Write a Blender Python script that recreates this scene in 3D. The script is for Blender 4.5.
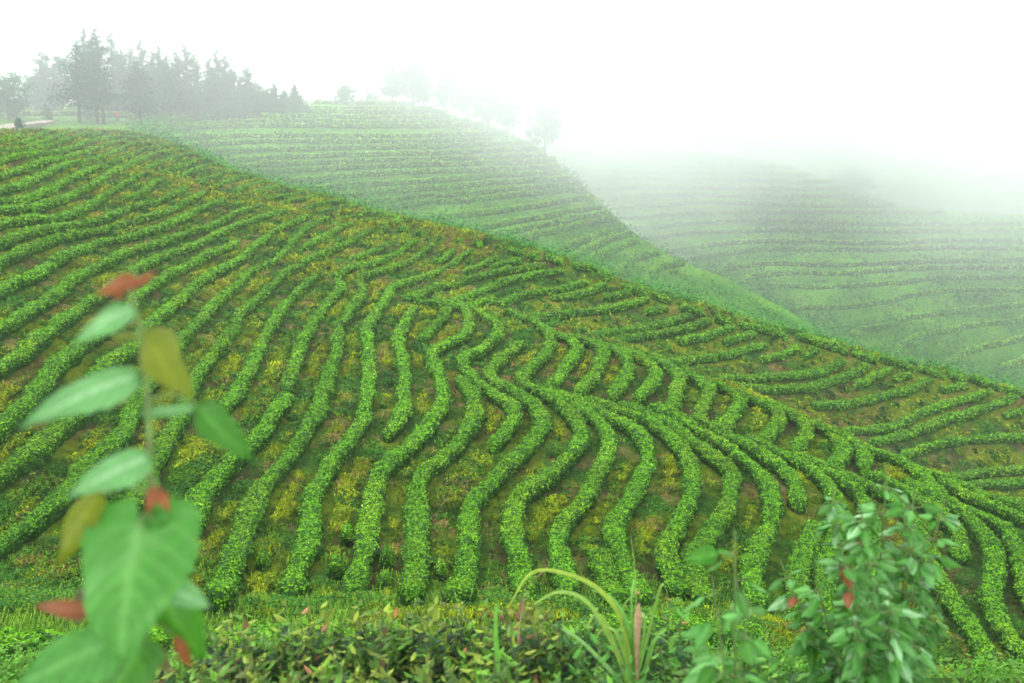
import bpy, math, random
import numpy as np
from mathutils import Vector
R = math.radians
scene = bpy.context.scene
for o in list(bpy.data.objects):
    bpy.data.objects.remove(o)

# ------------------------------------------------------------------ camera, sky, sun, exposure
W, H, F = 1024, 683, 995.6
PITCH = R(13.4)
cam_d = bpy.data.cameras.new("camera")
cam = bpy.data.objects.new("camera", cam_d)
scene.collection.objects.link(cam)
cam.location = (0, 0, 0)
cam.rotation_euler = (R(90) - PITCH, 0, 0)
cam_d.sensor_width = 36
cam_d.lens = 36 * F / W
cam_d.clip_start = 0.05
cam_d.clip_end = 5000
cam_d.dof.use_dof = True
cam_d.dof.focus_distance = 9.5
cam_d.dof.aperture_fstop = 2.9
scene.camera = cam

SUN_EL, SUN_ROT = R(52), R(60)
world = bpy.data.worlds.new("World")
scene.world = world
world.use_nodes = True
nt = world.node_tree
nt.nodes.clear()
wo = nt.nodes.new("ShaderNodeOutputWorld")
bg = nt.nodes.new("ShaderNodeBackground")
sky = nt.nodes.new("ShaderNodeTexSky")
sky.sky_type = 'NISHITA'
sky.sun_disc = False
sky.sun_elevation = SUN_EL
sky.sun_rotation = SUN_ROT
sky.air_density = 1.0
sky.dust_density = 4.0
mixc = nt.nodes.new("ShaderNodeMix")
mixc.data_type = 'RGBA'
mixc.inputs[0].default_value = 0.85          # a closed white cloud deck in front of the blue
mixc.inputs[7].default_value = (13.9, 14.6, 14.9, 1)
nt.links.new(sky.outputs[0], mixc.inputs[6])
nt.links.new(mixc.outputs[2], bg.inputs[0])
bg.inputs[1].default_value = 0.13
nt.links.new(bg.outputs[0], wo.inputs[0])

sun_d = bpy.data.lights.new("sun", 'SUN')
sun_d.energy = 1.2
sun_d.angle = R(25)
sun_d.color = (1.0, 0.97, 0.92)
sun = bpy.data.objects.new("sun", sun_d)
scene.collection.objects.link(sun)
sd = Vector((math.sin(SUN_ROT) * math.cos(SUN_EL), math.cos(SUN_ROT) * math.cos(SUN_EL), math.sin(SUN_EL)))
sd = Vector((-0.45, 0.35, 0.82)).normalized()
sky.sun_elevation = math.asin(sd.z)
sky.sun_rotation = math.atan2(sd.x, sd.y)
sun.rotation_euler = sd.to_track_quat('Z', 'Y').to_euler()

scene.view_settings.view_transform = 'Standard'
scene.view_settings.look = 'None'
scene.view_settings.exposure = 0.64
scene.view_settings.gamma = 1.0
scene.view_settings.use_curve_mapping = False
scene.render.engine = 'CYCLES'
scene.cycles.volume_bounces = 14
scene.cycles.max_bounces = 16
scene.cycles.diffuse_bounces = 3
scene.cycles.transmission_bounces = 3
scene.cycles.volume_step_rate = 4.0
scene.cycles.volume_max_steps = 64
scene.cycles.use_denoising = True

rng = np.random.default_rng(7)
random.seed(7)

# ------------------------------------------------------------------ helpers
def tag(o, label=None, cat=None, group=None, kind=None):
    if label: o['label'] = label
    if cat: o['category'] = cat
    if group: o['group'] = group
    if kind: o['kind'] = kind
    return o

def mesh_obj(name, verts, faces, mats, parent=None, mat_idx=None, col=None, smooth=False):
    """verts (N,3); faces (M,k) array or list of such arrays; col (N,3) point colours"""
    if isinstance(faces, np.ndarray): faces = [faces]
    me = bpy.data.meshes.new(name)
    verts = np.asarray(verts, dtype=np.float32)
    me.vertices.add(len(verts))
    me.vertices.foreach_set('co', verts.ravel())
    idx = np.concatenate([f.ravel() for f in faces]).astype(np.int32)
    tot = np.concatenate([np.full(len(f), f.shape[1], np.int32) for f in faces])
    start = np.concatenate([[0], np.cumsum(tot)[:-1]]).astype(np.int32)
    me.loops.add(len(idx)); me.loops.foreach_set('vertex_index', idx)
    me.polygons.add(len(tot)); me.polygons.foreach_set('loop_start', start)
    me.polygons.foreach_set('loop_total', tot)
    for m in (mats if isinstance(mats, (list, tuple)) else [mats]): me.materials.append(m)
    if mat_idx is not None: me.polygons.foreach_set('material_index', np.asarray(mat_idx, np.int32))
    if smooth: me.polygons.foreach_set('use_smooth', np.ones(len(tot), bool))
    if col is not None:
        a = me.color_attributes.new('tint', 'FLOAT_COLOR', 'POINT')
        c = np.ones((len(verts), 4), np.float32); c[:, :3] = col
        a.data.foreach_set('color', c.ravel())
    me.update(calc_edges=True)
    o = bpy.data.objects.new(name, me)
    scene.collection.objects.link(o)
    if parent is not None: o.parent = parent
    return o

def empty(name, loc):
    o = bpy.data.objects.new(name, None)
    o.empty_display_size = 0.2
    o.location = loc
    scene.collection.objects.link(o)
    return o

def pchip(x, y, xq):
    """monotone cubic; x (K,), y (K,...) ; xq (Q,)"""
    x = np.asarray(x, float); y = np.asarray(y, float)
    h = np.diff(x); hs = h.reshape((-1,) + (1,) * (y.ndim - 1))
    d = np.diff(y, axis=0) / hs
    m = np.zeros_like(y)
    w1 = 2 * hs[1:] + hs[:-1]; w2 = hs[1:] + 2 * hs[:-1]
    same = d[1:] * d[:-1] > 0
    with np.errstate(divide='ignore', invalid='ignore'):
        mm = (w1 + w2) / (w1 / d[:-1] + w2 / d[1:])
    m[1:-1] = np.where(same, mm, 0)
    m[0] = d[0]; m[-1] = d[-1]
    i = np.clip(np.searchsorted(x, xq) - 1, 0, len(h) - 1)
    t = ((xq - x[i]) / h[i]); t = t.reshape((-1,) + (1,) * (y.ndim - 1)); hh = hs[i]
    return ((2*t**3 - 3*t**2 + 1) * y[i] + (t**3 - 2*t**2 + t) * hh * m[i] + (-2*t**3 + 3*t**2) * y[i+1] + (t**3 - t**2) * hh * m[i+1])

_perm = rng.random((256, 256))
def vnoise(x, y):
    xi = np.floor(x).astype(int); yi = np.floor(y).astype(int)
    fx = x - xi; fy = y - yi
    fx = fx * fx * (3 - 2 * fx); fy = fy * fy * (3 - 2 * fy)
    a = _perm[xi & 255, yi & 255]; b = _perm[(xi + 1) & 255, yi & 255]
    c = _perm[xi & 255, (yi + 1) & 255]; d = _perm[(xi + 1) & 255, (yi + 1) & 255]
    return (a * (1 - fx) + b * fx) * (1 - fy) + (c * (1 - fx) + d * fx) * fy
def fbm(x, y, n=4):
    s = 0; a = 0.5; t = 0
    for k in range(n):
        s = s + a * vnoise(x * 2**k + 17.3 * k, y * 2**k + 5.1 * k); t += a; a *= 0.5
    return s / t

# ------------------------------------------------------------------ materials
def new_mat(name):
    m = bpy.data.materials.new(name); m.use_nodes = True
    m.node_tree.nodes.clear()
    return m, m.node_tree

def foliage_mat(name, rough=0.55, trans=0.25, spec=0.35, nscale=6.0, nstr=0.25):
    m, t = new_mat(name)
    N, L = t.nodes, t.links
    out = N.new("ShaderNodeOutputMaterial")
    at = N.new("ShaderNodeAttribute"); at.attribute_name = 'tint'
    geo = N.new("ShaderNodeNewGeometry")
    no = N.new("ShaderNodeTexNoise"); no.inputs['Scale'].default_value = nscale; no.inputs['Detail'].default_value = 3
    L.new(geo.outputs['Position'], no.inputs['Vector'])
    mr = N.new("ShaderNodeMapRange")
    mr.inputs[1].default_value = 0.3; mr.inputs[2].default_value = 0.7
    mr.inputs[3].default_value = 1 - nstr; mr.inputs[4].default_value = 1 + nstr
    L.new(no.outputs[0], mr.inputs[0])
    mul = N.new("ShaderNodeVectorMath"); mul.operation = 'SCALE'
    L.new(at.outputs['Color'], mul.inputs[0]); L.new(mr.outputs[0], mul.inputs[3])
    pr = N.new("ShaderNodeBsdfPrincipled")
    pr.inputs['Roughness'].default_value = rough
    pr.inputs['Specular IOR Level'].default_value = spec
    L.new(mul.outputs[0], pr.inputs['Base Color'])
    tr = N.new("ShaderNodeBsdfTranslucent")
    L.new(mul.outputs[0], tr.inputs[0])
    mx = N.new("ShaderNodeMixShader"); mx.inputs[0].default_value = trans
    L.new(pr.outputs[0], mx.inputs[1]); L.new(tr.outputs[0], mx.inputs[2])
    L.new(mx.outputs[0], out.inputs[0])
    return m

def plain_mat(name, col, rough=0.8, col2=None, scale=8.0, bump=0.0):
    m, t = new_mat(name)
    N, L = t.nodes, t.links
    out = N.new("ShaderNodeOutputMaterial"); pr = N.new("ShaderNodeBsdfPrincipled")
    pr.inputs['Roughness'].default_value = rough
    pr.inputs['Specular IOR Level'].default_value = 0.3
    geo = N.new("ShaderNodeNewGeometry")
    no = N.new("ShaderNodeTexNoise"); no.inputs['Scale'].default_value = scale; no.inputs['Detail'].default_value = 6
    L.new(geo.outputs['Position'], no.inputs['Vector'])
    cr = N.new("ShaderNodeValToRGB")
    c2 = col2 or tuple(c * 0.6 for c in col)
    cr.color_ramp.elements[0].position = 0.35; cr.color_ramp.elements[0].color = (*c2, 1)
    cr.color_ramp.elements[1].position = 0.65; cr.color_ramp.elements[1].color = (*col, 1)
    L.new(no.outputs[0], cr.inputs[0]); L.new(cr.outputs[0], pr.inputs['Base Color'])
    if bump:
        b = N.new("ShaderNodeBump"); b.inputs['Strength'].default_value = bump
        L.new(no.outputs[0], b.inputs['Height']); L.new(b.outputs[0], pr.inputs['Normal'])
    L.new(pr.outputs[0], out.inputs[0])
    return m

M_TEA = foliage_mat("tea_leaves", 0.6, 0.22, 0.08)
M_GRASS = foliage_mat("grass_blades", 0.8, 0.25, 0.04)
M_TREE = foliage_mat("tree_foliage", 0.7, 0.2, 0.06, nscale=1.0)
M_NEAR = foliage_mat("near_leaves", 0.40, 0.3, 0.22, nscale=30.0, nstr=0.15)
M_BARK = plain_mat("bark", (0.055, 0.048, 0.040), 0.9, bump=0.4)
M_STEM = plain_mat("green_stem", (0.12, 0.22, 0.05), 0.6, (0.10, 0.12, 0.04), 40)
M_DRY = plain_mat("dry_straw", (0.46, 0.32, 0.18), 0.7, (0.38, 0.22, 0.12), 60)

def ground_mat():
    m, t = new_mat("ground_cover")
    N, L = t.nodes, t.links
    out = N.new("ShaderNodeOutputMaterial"); pr = N.new("ShaderNodeBsdfPrincipled")
    pr.inputs['Roughness'].default_value = 0.95; pr.inputs['Specular IOR Level'].default_value = 0.03
    at = N.new("ShaderNodeAttribute"); at.attribute_name = 'tint'
    geo = N.new("ShaderNodeNewGeometry")
    no = N.new("ShaderNodeTexNoise"); no.inputs['Scale'].default_value = 3.0; no.inputs['Detail'].default_value = 8
    no.inputs['Roughness'].default_value = 0.7
    L.new(geo.outputs['Position'], no.inputs['Vector'])
    mr = N.new("ShaderNodeMapRange")
    mr.inputs[1].default_value = 0.3; mr.inputs[2].default_value = 0.7; mr.inputs[3].default_value = 0.45; mr.inputs[4].default_value = 1.5
    L.new(no.outputs[0], mr.inputs[0])
    mul = N.new("ShaderNodeVectorMath"); mul.operation = 'SCALE'
    L.new(at.outputs['Color'], mul.inputs[0]); L.new(mr.outputs[0], mul.inputs[3])
    L.new(mul.outputs[0], pr.inputs['Base Color'])
    b = N.new("ShaderNodeBump"); b.inputs['Strength'].default_value = 0.8; b.inputs['Distance'].default_value = 0.2
    L.new(no.outputs[0], b.inputs['Height']); L.new(b.outputs[0], pr.inputs['Normal'])
    L.new(pr.outputs[0], out.inputs[0])
    return m
M_GROUND = ground_mat()

# ------------------------------------------------------------------ terrain: a height field over a = X/Y and Y
SP, CP = math.sin(PITCH), math.cos(PITCH)
def e_of_v(v):                       # Z/Y of the pixel row v
    t = (H / 2 - np.asarray(v, float)) / F
    return (-SP + t * CP) / (CP + t * SP)
def ray(u, v):                       # (X/Y, Z/Y)
    t = (H / 2 - np.asarray(v, float)) / F
    dy = CP + t * SP
    return ((np.asarray(u, float) - W / 2) / F) / dy, (-SP + t * CP) / dy
COLS = [-900, -260, 0, 128, 256, 384, 512, 640, 768, 896, 1024, 1200, 1900]
KN = {   # column: (distance, image row) of foot, ..., gully, spur crest, hidden gully, back face, back crest, valley, far hill ...
 -900: [(20,570),(21,550),(24,490),(29,400),(36,320),(45,250),(57,195),(68,170),(80,155),(100,140),(108,138),(120,130),(140,120),(160,112),(190,118),(230,140),(260,150),(280,150)],
 -260: [(20,570),(21,550),(24,480),(28,380),(34,300),(43,235),(54,183),(64,160),(76,146),(98,136),(108,132),(120,126),(140,118),(160,110),(190,118),(230,140),(260,150),(280,150)],
 0:    [(20,580),(21.5,542),(24,468),(29,368),(36,290),(45,222),(57,173),(68,152),(80,141),(100,134),(108,131),(120,124),(140,116),(160,108),(190,116),(230,140),(260,150),(280,150)],
 128:  [(20,588),(23.4,508),(29.7,420),(35.7,339),(46,270),(61.7,205),(72,178),(88,158),(100,144),(114,131),(121,133),(130,124),(145,115),(165,107),(190,116),(230,140),(260,150),(280,150)],
 256:  [(20,592),(24.2,508),(29,436),(38.7,352),(48.5,300),(61,244),(68,218),(76,200),(84,188),(92,177),(105,192),(120,178),(147,138),(170,111),(200,130),(240,150),(260,150),(280,150)],
 384:  [(20,592),(24,520),(28,457),(35,388),(42,340),(49,305),(56,280),(63,259),(70,238),(78,214),(95,242),(115,213),(142,158),(170,102),(205,130),(240,150),(260,150),(280,150)],
 512:  [(20.5,590),(25.4,508),(28,467),(32.3,418),(36.5,383),(49,315),(52,329),(55,314),(61,278),(67,246),(88,292),(110,248),(137,190),(165,136),(200,170),(220,165),(240,150),(260,143)],
 640:  [(21,590),(24,535),(27.6,480),(32,429),(35,405),(42.5,354),(50,396),(55,350),(59,320),(63,290),(85,347),(105,292),(120,264),(132,240),(150,268),(165,242),(200,190),(235,147)],
 768:  [(21.5,600),(24.5,545),(28,487),(30.5,460),(32,447),(38,402),(47,467),(54,398),(58,362),(62,328),(82,397),(100,330),(108,315),(115,303),(130,320),(142,303),(178,232),(215,165)],
 896:  [(21,640),(24,580),(27,530),(29,500),(30.5,485),(34,459),(44,537),(54,456),(58,407),(62.5,362),(80,442),(92,388),(97,381),(102,376),(112,374),(122,363),(155,282),(192,207)],
 1024: [(21,672),(23.5,620),(26,570),(28,535),(29,520),(31,510),(42,604),(52,506),(57,445),(62,393),(80,472),(90,414),(95,406),(100,402),(110,397),(120,390),(152,300),(188,217)],
 1200: [(20.5,705),(23,660),(25.5,610),(27,590),(28,582),(30,575),(41,670),(51,575),(57,500),(62,440),(80,520),(88,470),(92,462),(97,456),(110,447),(120,440),(152,340),(188,225)],
 1900: [(20.5,820),(23,790),(25.5,760),(27,750),(28,745),(30,740),(41,800),(51,740),(57,700),(62,640),(80,700),(88,640),(92,620),(97,600),(110,560),(120,540),(152,440),(188,300)],
}
V4 = {-900:600,-260:604,0:606,128:610,256:612,384:612,512:610,640:612,768:628,896:668,1024:695,1200:730,1900:850}
MT = {-900:170,-260:170,0:170,128:170,256:170,384:170,512:165,640:158,768:146,896:128,1024:112,1200:95,1900:90}
a_cols, ky, kz = [], [], []
for c in COLS:
    a_cols.append((c - 512) / F / CP)
    ys = [0.0, 1.2, 3.0, 5.5]; zs = [-1.62, -1.75, -2.55, -3.5]
    def add(yd, v):
        z = -yd * (v - 105) / 995.0
        ee = float(e_of_v(v))
        y = z / ee if v > 250 else yd
        zs.append(y * ee); ys.append(y)
    z13 = 13 * float(e_of_v(V4[c] + 55)); ys.append(12.2); zs.append(z13 * 0.93)
    add(17.0, V4[c])
    for (yd, v) in KN[c]: add(yd, v)
    ys += [250 if ys[-1] < 240 else 300]; zs += [-38.0]
    add(400, MT[c])
    ys += [700, 1600]; zs += [-60.0, -60.0]
    ky.append(ys); kz.append(zs)
ky = np.array(ky); kz = np.array(kz); a_cols = np.array(a_cols)
K_L2, K_GULLY, K_CREST, K_H1B, K_H1C, K_H2B, K_H2C = 11, 12, 15, 17, 19, 21, 23
NA, NR = 720, 620
A0, A1 = -1.5, 1.5
ag = np.concatenate([np.linspace(A0, -0.66, 60)[:-1], np.linspace(-0.66, 0.66, NA - 119), np.linspace(0.66, A1, 61)[1:]])
NA = len(ag)
lr = np.linspace(math.log(0.6), math.log(1600), NR)
yg = np.exp(lr)
aq = np.clip(ag, a_cols[0], a_cols[-1])
KY = pchip(a_cols, ky, aq); KZ = pchip(a_cols, kz, aq)
ZG = np.zeros((NA, NR))
for i in range(NA):
    ZG[i] = pchip(KY[i], KZ[i], yg)
XX = ag[:, None] * yg[None, :]; YY = np.repeat(yg[None, :], NA, 0)
amp = np.clip((YY - 10) / 200, 0, 1)
ZG += (fbm(XX * 0.25, YY * 0.25) - 0.5) * (0.18 + 1.3 * amp) * np.clip(YY / 8, 0, 1)
ZG += (fbm(XX * 1.3 + 50, YY * 1.3) - 0.5) * 0.16 * np.clip((YY - 3) / 8, 0, 1)

def a_idx(a): return np.clip(np.interp(a, ag, np.arange(NA)), 0, NA - 1.001)
def zat(x, y):
    y = np.maximum(y, 0.61)
    ai = a_idx(x / y); ri = np.clip((np.log(y) - lr[0]) / (lr[1] - lr[0]), 0, NR - 1.001)
    i = ai.astype(int); j = ri.astype(int); fa = ai - i; fr = ri - j
    return (ZG[i, j] * (1 - fa) + ZG[i + 1, j] * fa) * (1 - fr) + (ZG[i, j + 1] * (1 - fa) + ZG[i + 1, j + 1] * fa) * fr
def kyat(a, k): return np.interp(a, ag, KY[:, k])
def unproject(u, v, ylo, yhi, h=0.0):
    """walk the ray of pixel (u, v) over the terrain raised by h, between the distances ylo and yhi"""
    a, e = ray(u, v)
    a = float(a); e = float(e)
    yy = np.exp(np.linspace(math.log(ylo), math.log(yhi), 260))
    zz = zat(a * yy, yy) + h
    s = zz / yy - e
    k = np.argmax(s >= 0)
    if s[k] < 0: k = int(np.argmax(s)); y = yy[k]
    elif k == 0: y = yy[0]
    else:
        t = s[k - 1] / (s[k - 1] - s[k]); y = yy[k - 1] + (yy[k] - yy[k - 1]) * t
    return a * y, y
def normals_at(x, y, d=0.3):
    gx = (zat(x + d, y) - zat(x - d, y)) / (2 * d); gy = (zat(x, y + d) - zat(x, y - d)) / (2 * d)
    n = np.stack([-gx, -gy, np.ones_like(gx)], -1)
    return n / np.linalg.norm(n, axis=-1, keepdims=True)

# ------------------------------------------------------------------ traced rows (image guides that are laid onto the hillside)
UPPER = [  # rows of the near slope that enter at the left edge, top to bottom
 [(-8,143),(0,140),(22,134)],
 [(9,143),(26,140),(44,132),(64,125.5),(78,123)],
 [(29,145),(48,138),(70,131),(88,127.5),(102,127)],
 [(38,147),(58,141),(76,135),(95,131),(117,130),(128,131)],
 [(-10,150),(0,149),(19,148),(37,149)],
 [(-10,162),(0,159),(16,154),(38,151.5),(57,150),(76,144.5),(94,139),(111,135.5),(130,136),(148,137)],
 [(-10,176),(0,173),(22,167),(41,160),(59,156),(73,154),(88,149),(103,144.5),(118,140),(128,138)],
 [(-10,192),(0,188),(22,182),(40,174),(56,166),(70,161),(88,160.5)],
 [(-10,202),(0,200),(22,198),(41,192),(59,182),(76,174),(94,166),(107,164)],
 [(-10,209),(0,207.5),(22,206),(44,202),(61,197),(82,188),(100,178),(114,169),(126,165)],
 [(-10,226),(0,222),(22,217),(44,215),(59,215),(76,209),(91,203),(103,195),(117,186),(132,177),(144,172)],
 [(-10,246),(0,241),(22,233),(44,226),(66,224),(88,221),(107,216),(130,206),(149,202),(167,196),(181,189),(185,185)],
 [(-10,270),(0,262),(19,251),(37,243),(54,237),(73,232),(94,229),(111,225),(130,220),(145,216),(167,209),(189,199),(206,189)],
 [(-10,297),(0,290),(15,281),(37,272),(56,259),(70,250),(91,244),(111,237.5),(130,235),(148,230),(167,223),(186,214),(203,206),(225,197)],
 [(-10,334),(0,327),(22,313),(41,301),(61,288),(76,276),(91,268),(108,260),(130,249),(152,243),(172,237),(191,230),(212,224),(232,213),(250,206),(263,204)],
 [(-10,375),(0,368),(22,352),(41,335),(58,322),(76,310),(94,298),(112,285),(130,271),(149,260),(174,249),(193,245),(212,235),(232,225),(250,219),(268,213),(286,209)],
 [(-10,436),(0,427),(15,412),(29,396),(44,382),(56,365),(73,348),(94,335),(111,324),(124,312),(136,297),(148,286),(167,273),(186,265),(206,253),(224,246),(238,240)],
 [(-10,482),(9,468),(29,452),(48,436),(66,421),(82,407),(96,395),(112,378)],
 [(-10,550),(0,542),(22,526),(41,513),(56,499),(70,485),(90,459),(110,446),(125,428),(133,407),(141,393),(152,378),(168,355),(184,335),(196,324),(204,313),(213,304),(224,293),(238,283),(250,270),(262,264),(277,258),(287,246),(297,235),(311,223),(329,216)],
]
MID = [  # rows of the upper slope beside the bare crest track
 [(88,378),(105,362),(124,352),(137,339),(148,324),(165,310),(184,294),(200,279),(218,269),(235,260),(247,252),(258,242),(272,231),(289,222),(308,214)],
 [(89,159),(103,155),(117,149),(130,143.5),(150,139.5)],
 [(107,162),(124,157),(140,149),(150,146.5),(170,144)],
 [(126,165),(140,158),(155,152.5),(170,149),(184,148.5)],
 [(144,168),(166,158.5),(186,153),(205,153)],
 [(158,172),(186,163),(200,158.5),(218,158.5)],
 [(178,176),(200,166.5),(221,162),(236,163.5)],
 [(198,180),(218,173),(236,170),(256,170)],
 [(218,184),(235,177),(254,174.5),(276,175)],
 [(235,189),(254,182.5),(280,181),(292,180)],
 [(254,191),(268,187),(286,184),(307,185)],
 [(267,198),(286,194),(304,191)],
 [(283,201),(304,197),(326,192.5),(333,193)],
 [(307,207),(318,202),(337,200.5),(350,197.5)],
 [(320,211),(332,207)],
 [(340,206),(360,202)],
 [(340,217),(360,214),(369,208.5)],
 [(361,220),(376,217)],
 [(123,198),(137,193),(148,186),(156,179),(165,177)],
 [(304,246),(319,237),(336,228),(352,221)],
 [(232,202.5),(245,201.5)],
 [(350,257),(368,252),(386,243),(388,241)],
]
FOOT = [  # rows that run down to the foot of the near slope, left to right
 [(112,522),(129,508),(143,489),(155,458),(167,437),(181,414),(196,376),(212,356),(221,343),(235,327),(240,313),(255,300),(268,288),(279,277),(291,268),(305,260),(322,252),(340,245),(360,234),(373,228)],
 [(222,408),(235,392),(244,379),(254,362),(260,343),(270,326),(280,310),(292,297),(304,285),(316,274)],
 [(193,527),(197,501),(211,483),(228,465),(240,451),(257,436),(269,420),(281,404),(288,395)],
 [(285,389),(293,370),(298,355),(303,340),(313,322),(322,308),(334,294),(343,284),(336,276),(346,268),(362,263),(380,259),(397,252),(408,243),(417,238)],
 [(218,596),(228,574),(236,548),(242,530),(250,508),(259,491),(274,474),(290,455),(303,437),(312,420),(320,400),(325,388),(331,366),(338,347),(337,335),(340,323),(349,311),(358,299),(363,287),(358,280),(368,273),(386,268),(407,261),(422,252),(433,242)],
 [(290,588),(304,547),(309,518),(315,490),(328,465),(344,448),(357,428),(365,414),(368,389),(369,366),(367,342),(366,328),(372,318),(381,305),(388,294),(391,286),(412,279),(434,271),(452,263),(462,254),(473,248)],
 [(352,586),(364,552),(368,525),(372,499),(377,477),(393,457),(412,445),(427,424),(443,405),(441,386),(436,368),(431,354),(442,344),(458,338),(467,330),(469,318),(464,307),(452,300)],
 [(386,433),(393,425),(402,411),(404,388),(404,366),(399,344),(400,332),(407,319),(414,306)],
 [(412,594),(415,570),(416,547),(416,517),(417,488),(428,467),(452,450),(472,423),(475,406),(471,392),(460,376)],
 [(421,339),(432,327),(442,316),(446,306)],
 [(476,308),(485,315),(496,321),(500,330),(492,340),(476,352),(462,358),(469,373),(484,385),(501,396),(511,406),(513,418),(503,433),(492,444)],
 [(456,594),(466,564),(469,532),(470,508),(483,488),(504,467),(527,447),(541,431),(542,418),(534,405),(520,395),(501,383),(488,373),(496,363),(510,352),(523,342)],
 [(525,590),(520,562),(511,532),(513,508),(527,488),(545,478),(564,461),(581,438),(578,421),(563,405),(542,392),(520,379),(526,371),(539,361),(548,349),(549,334),(537,322),(520,314),(504,309)],
 [(570,590),(560,560),(557,534),(575,508),(590,488),(604,464),(610,438),(594,415),(570,401),(545,388)],
 [(618,596),(607,576),(598,551)],
 [(642,594),(625,564),(616,541),(613,523),(628,500),(643,476),(649,453),(637,429),(604,411),(575,400),(552,389)],
 [(680,590),(667,552),(674,532),(684,510),(692,488),(693,470),(683,450),(662,428),(637,415),(610,406),(582,397)],
 [(706,600),(692,568),(700,548),(712,530),(725,510),(733,487),(730,468),(712,453),(689,438),(670,423),(645,411),(616,402)],
 [(757,604),(752,574),(757,552),(765,533),(773,510),(769,487),(757,468),(735,452),(712,437),(690,424),(672,414),(650,405)],
 [(797,503),(799,488),(787,471),(768,456),(743,441),(721,429),(692,417)],
 [(797,610),(798,568),(808,541),(816,519)],
 [(832,630),(824,600),(828,565),(834,540),(838,515),(835,497),(828,482),(815,470),(800,460),(773,447),(745,434)],
 [(884,655),(872,615),(868,580),(872,555),(874,530),(868,508),(856,490),(841,478),(822,465),(792,450)],
 [(996,676),(984,648),(968,622),(948,598),(936,575),(928,552),(920,530),(908,512),(892,497),(872,485),(848,475),(826,465)],
 [(959,553),(961,538),(951,520),(931,505),(912,493),(890,482),(866,470)],
 [(1040,668),(1024,652),(1002,626),(993,598),(995,567),(988,536),(967,515),(950,503),(928,490),(905,478)],
 [(1034,610),(1026,580),(1016,542),(1004,524),(977,511),(946,499),(928,485)],
]
SPUR = [  # rows that curl over the crest of the front spur, left to right
 [(414,301),(428,300),(445,303),(462,306)],
 [(540,325),(557,333),(573,339),(577,348),(569,361),(559,377),(547,387)],
 [(566,334),(582,338),(598,343),(603,352),(598,367),(588,381),(578,394)],
 [(592,341),(610,346),(625,355),(629,367),(622,380),(612,395)],
 [(616,347),(634,352),(648,361),(656,370),(651,384),(638,397)],
 [(646,355),(666,362),(677,372),(678,386),(671,408)],
 [(676,368),(695,376),(708,386),(707,399),(699,411),(698,421)],
 [(700,378),(714,383),(731,389),(742,398),(733,413),(721,427)],
 [(730,388),(752,397),(772,406),(780,417),(772,430),(761,442)],
 [(762,400),(776,405),(794,414),(807,424),(805,436),(794,448)],
 [(802,417),(825,427),(838,435),(844,445),(841,455),(834,464)],
 [(826,428),(844,436),(860,446),(867,456),(863,467)],
 [(848,438),(864,446),(888,455),(905,462),(920,471),(932,484),(941,495)],
 [(906,462),(929,471),(941,478),(960,490),(985,502),(1030,520)],
 [(936,474),(977,490),(1034,511)],
]
FACE = [  # rows across the back face, top to bottom
 [(434,261),(446,256),(453,247)],
 [(463,271),(478,265),(497,254)],
 [(491,265),(504,262),(520,257)],
 [(407,297),(418,294),(431,287),(451,283),(472,277),(495,271),(519,267),(546,263)],
 [(444,302),(463,296),(481,290),(496,283),(517,277),(542,271),(564,269)],
 [(460,306),(475,302),(496,298)],
 [(498,303),(516,296),(542,290),(564,287),(579,281),(588,279)],
 [(551,296),(571,294),(590,289),(607,282)],
 [(603,296),(618,293),(631,289)],
 [(518,315),(540,314),(560,313),(571,312),(593,309),(615,306),(637,300),(649,297)],
 [(644,310),(667,305)],
 [(577,334),(608,331),(637,327),(666,321),(691,312.5)],
 [(601,341),(628,337),(657,332),(690,325),(710,319)],
 [(677,339),(701,336),(722,329),(734,324)],
 [(724,341),(742,335),(755,330)],
 [(666,361),(701,357),(728,352.5),(747,348),(767,343)],
 [(761,358),(783,353),(800,346)],
 [(803,355),(818,347)],
 [(714,378),(753,376),(804,373),(828,367),(845,358)],
 [(730,384),(755,387),(800,387),(820,382),(848,374),(868,363)],
 [(855,385),(874,375),(890,367)],
 [(894,377),(912,372)],
 [(812,403),(846,402),(879,395),(912,387),(923,380),(932,377)],
 [(940,388),(967,383)],
 [(844,429),(870,428),(893,425),(912,415),(945,403),(978,394),(992,388)],
 [(870,441),(912,431),(945,419),(989,405),(1017,394)],
 [(1004,414),(1036,404)],
 [(901,454),(934,444),(978,436.5),(1034,436)],
 [(947,475),(988,470),(1036,466)],
 [(964,483),(1036,480)],
 [(1000,500),(1036,501)],
]
SKY = [  # short pieces along the skyline of the back crest, left to right
 [(374,211),(392,215),(401,221)],[(379,223),(387,224)],[(398,226),(408,228)],[(416,230),(424,232)],[(436,236),(445,236)],[(455,239),(463,239)],[(472,241),(482,243)],
 [(494,244),(502,246)],[(508,248),(524,252)],[(529,251),(540,256)],[(545,254),(563,262)],[(573,263),(602,270),(607,277)],[(621,283),(647,293)],[(652,292),(671,300)],
 [(679,305),(706,312)],[(714,315),(732,322)],[(738,322),(773,330),(788,337)],[(796,333),(840,346)],[(824,343),(848,351)],[(852,351),(877,359)],
 [(879,356),(916,368)],[(918,365),(945,375)],[(948,372),(967,379)],[(969,376),(1000,386)],[(1004,387),(1034,396)],
]
BUSH = [(207,432),(346,536),(335,568),(386,562),(384,580),(440,570),(183,566),(262,560)]

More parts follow.
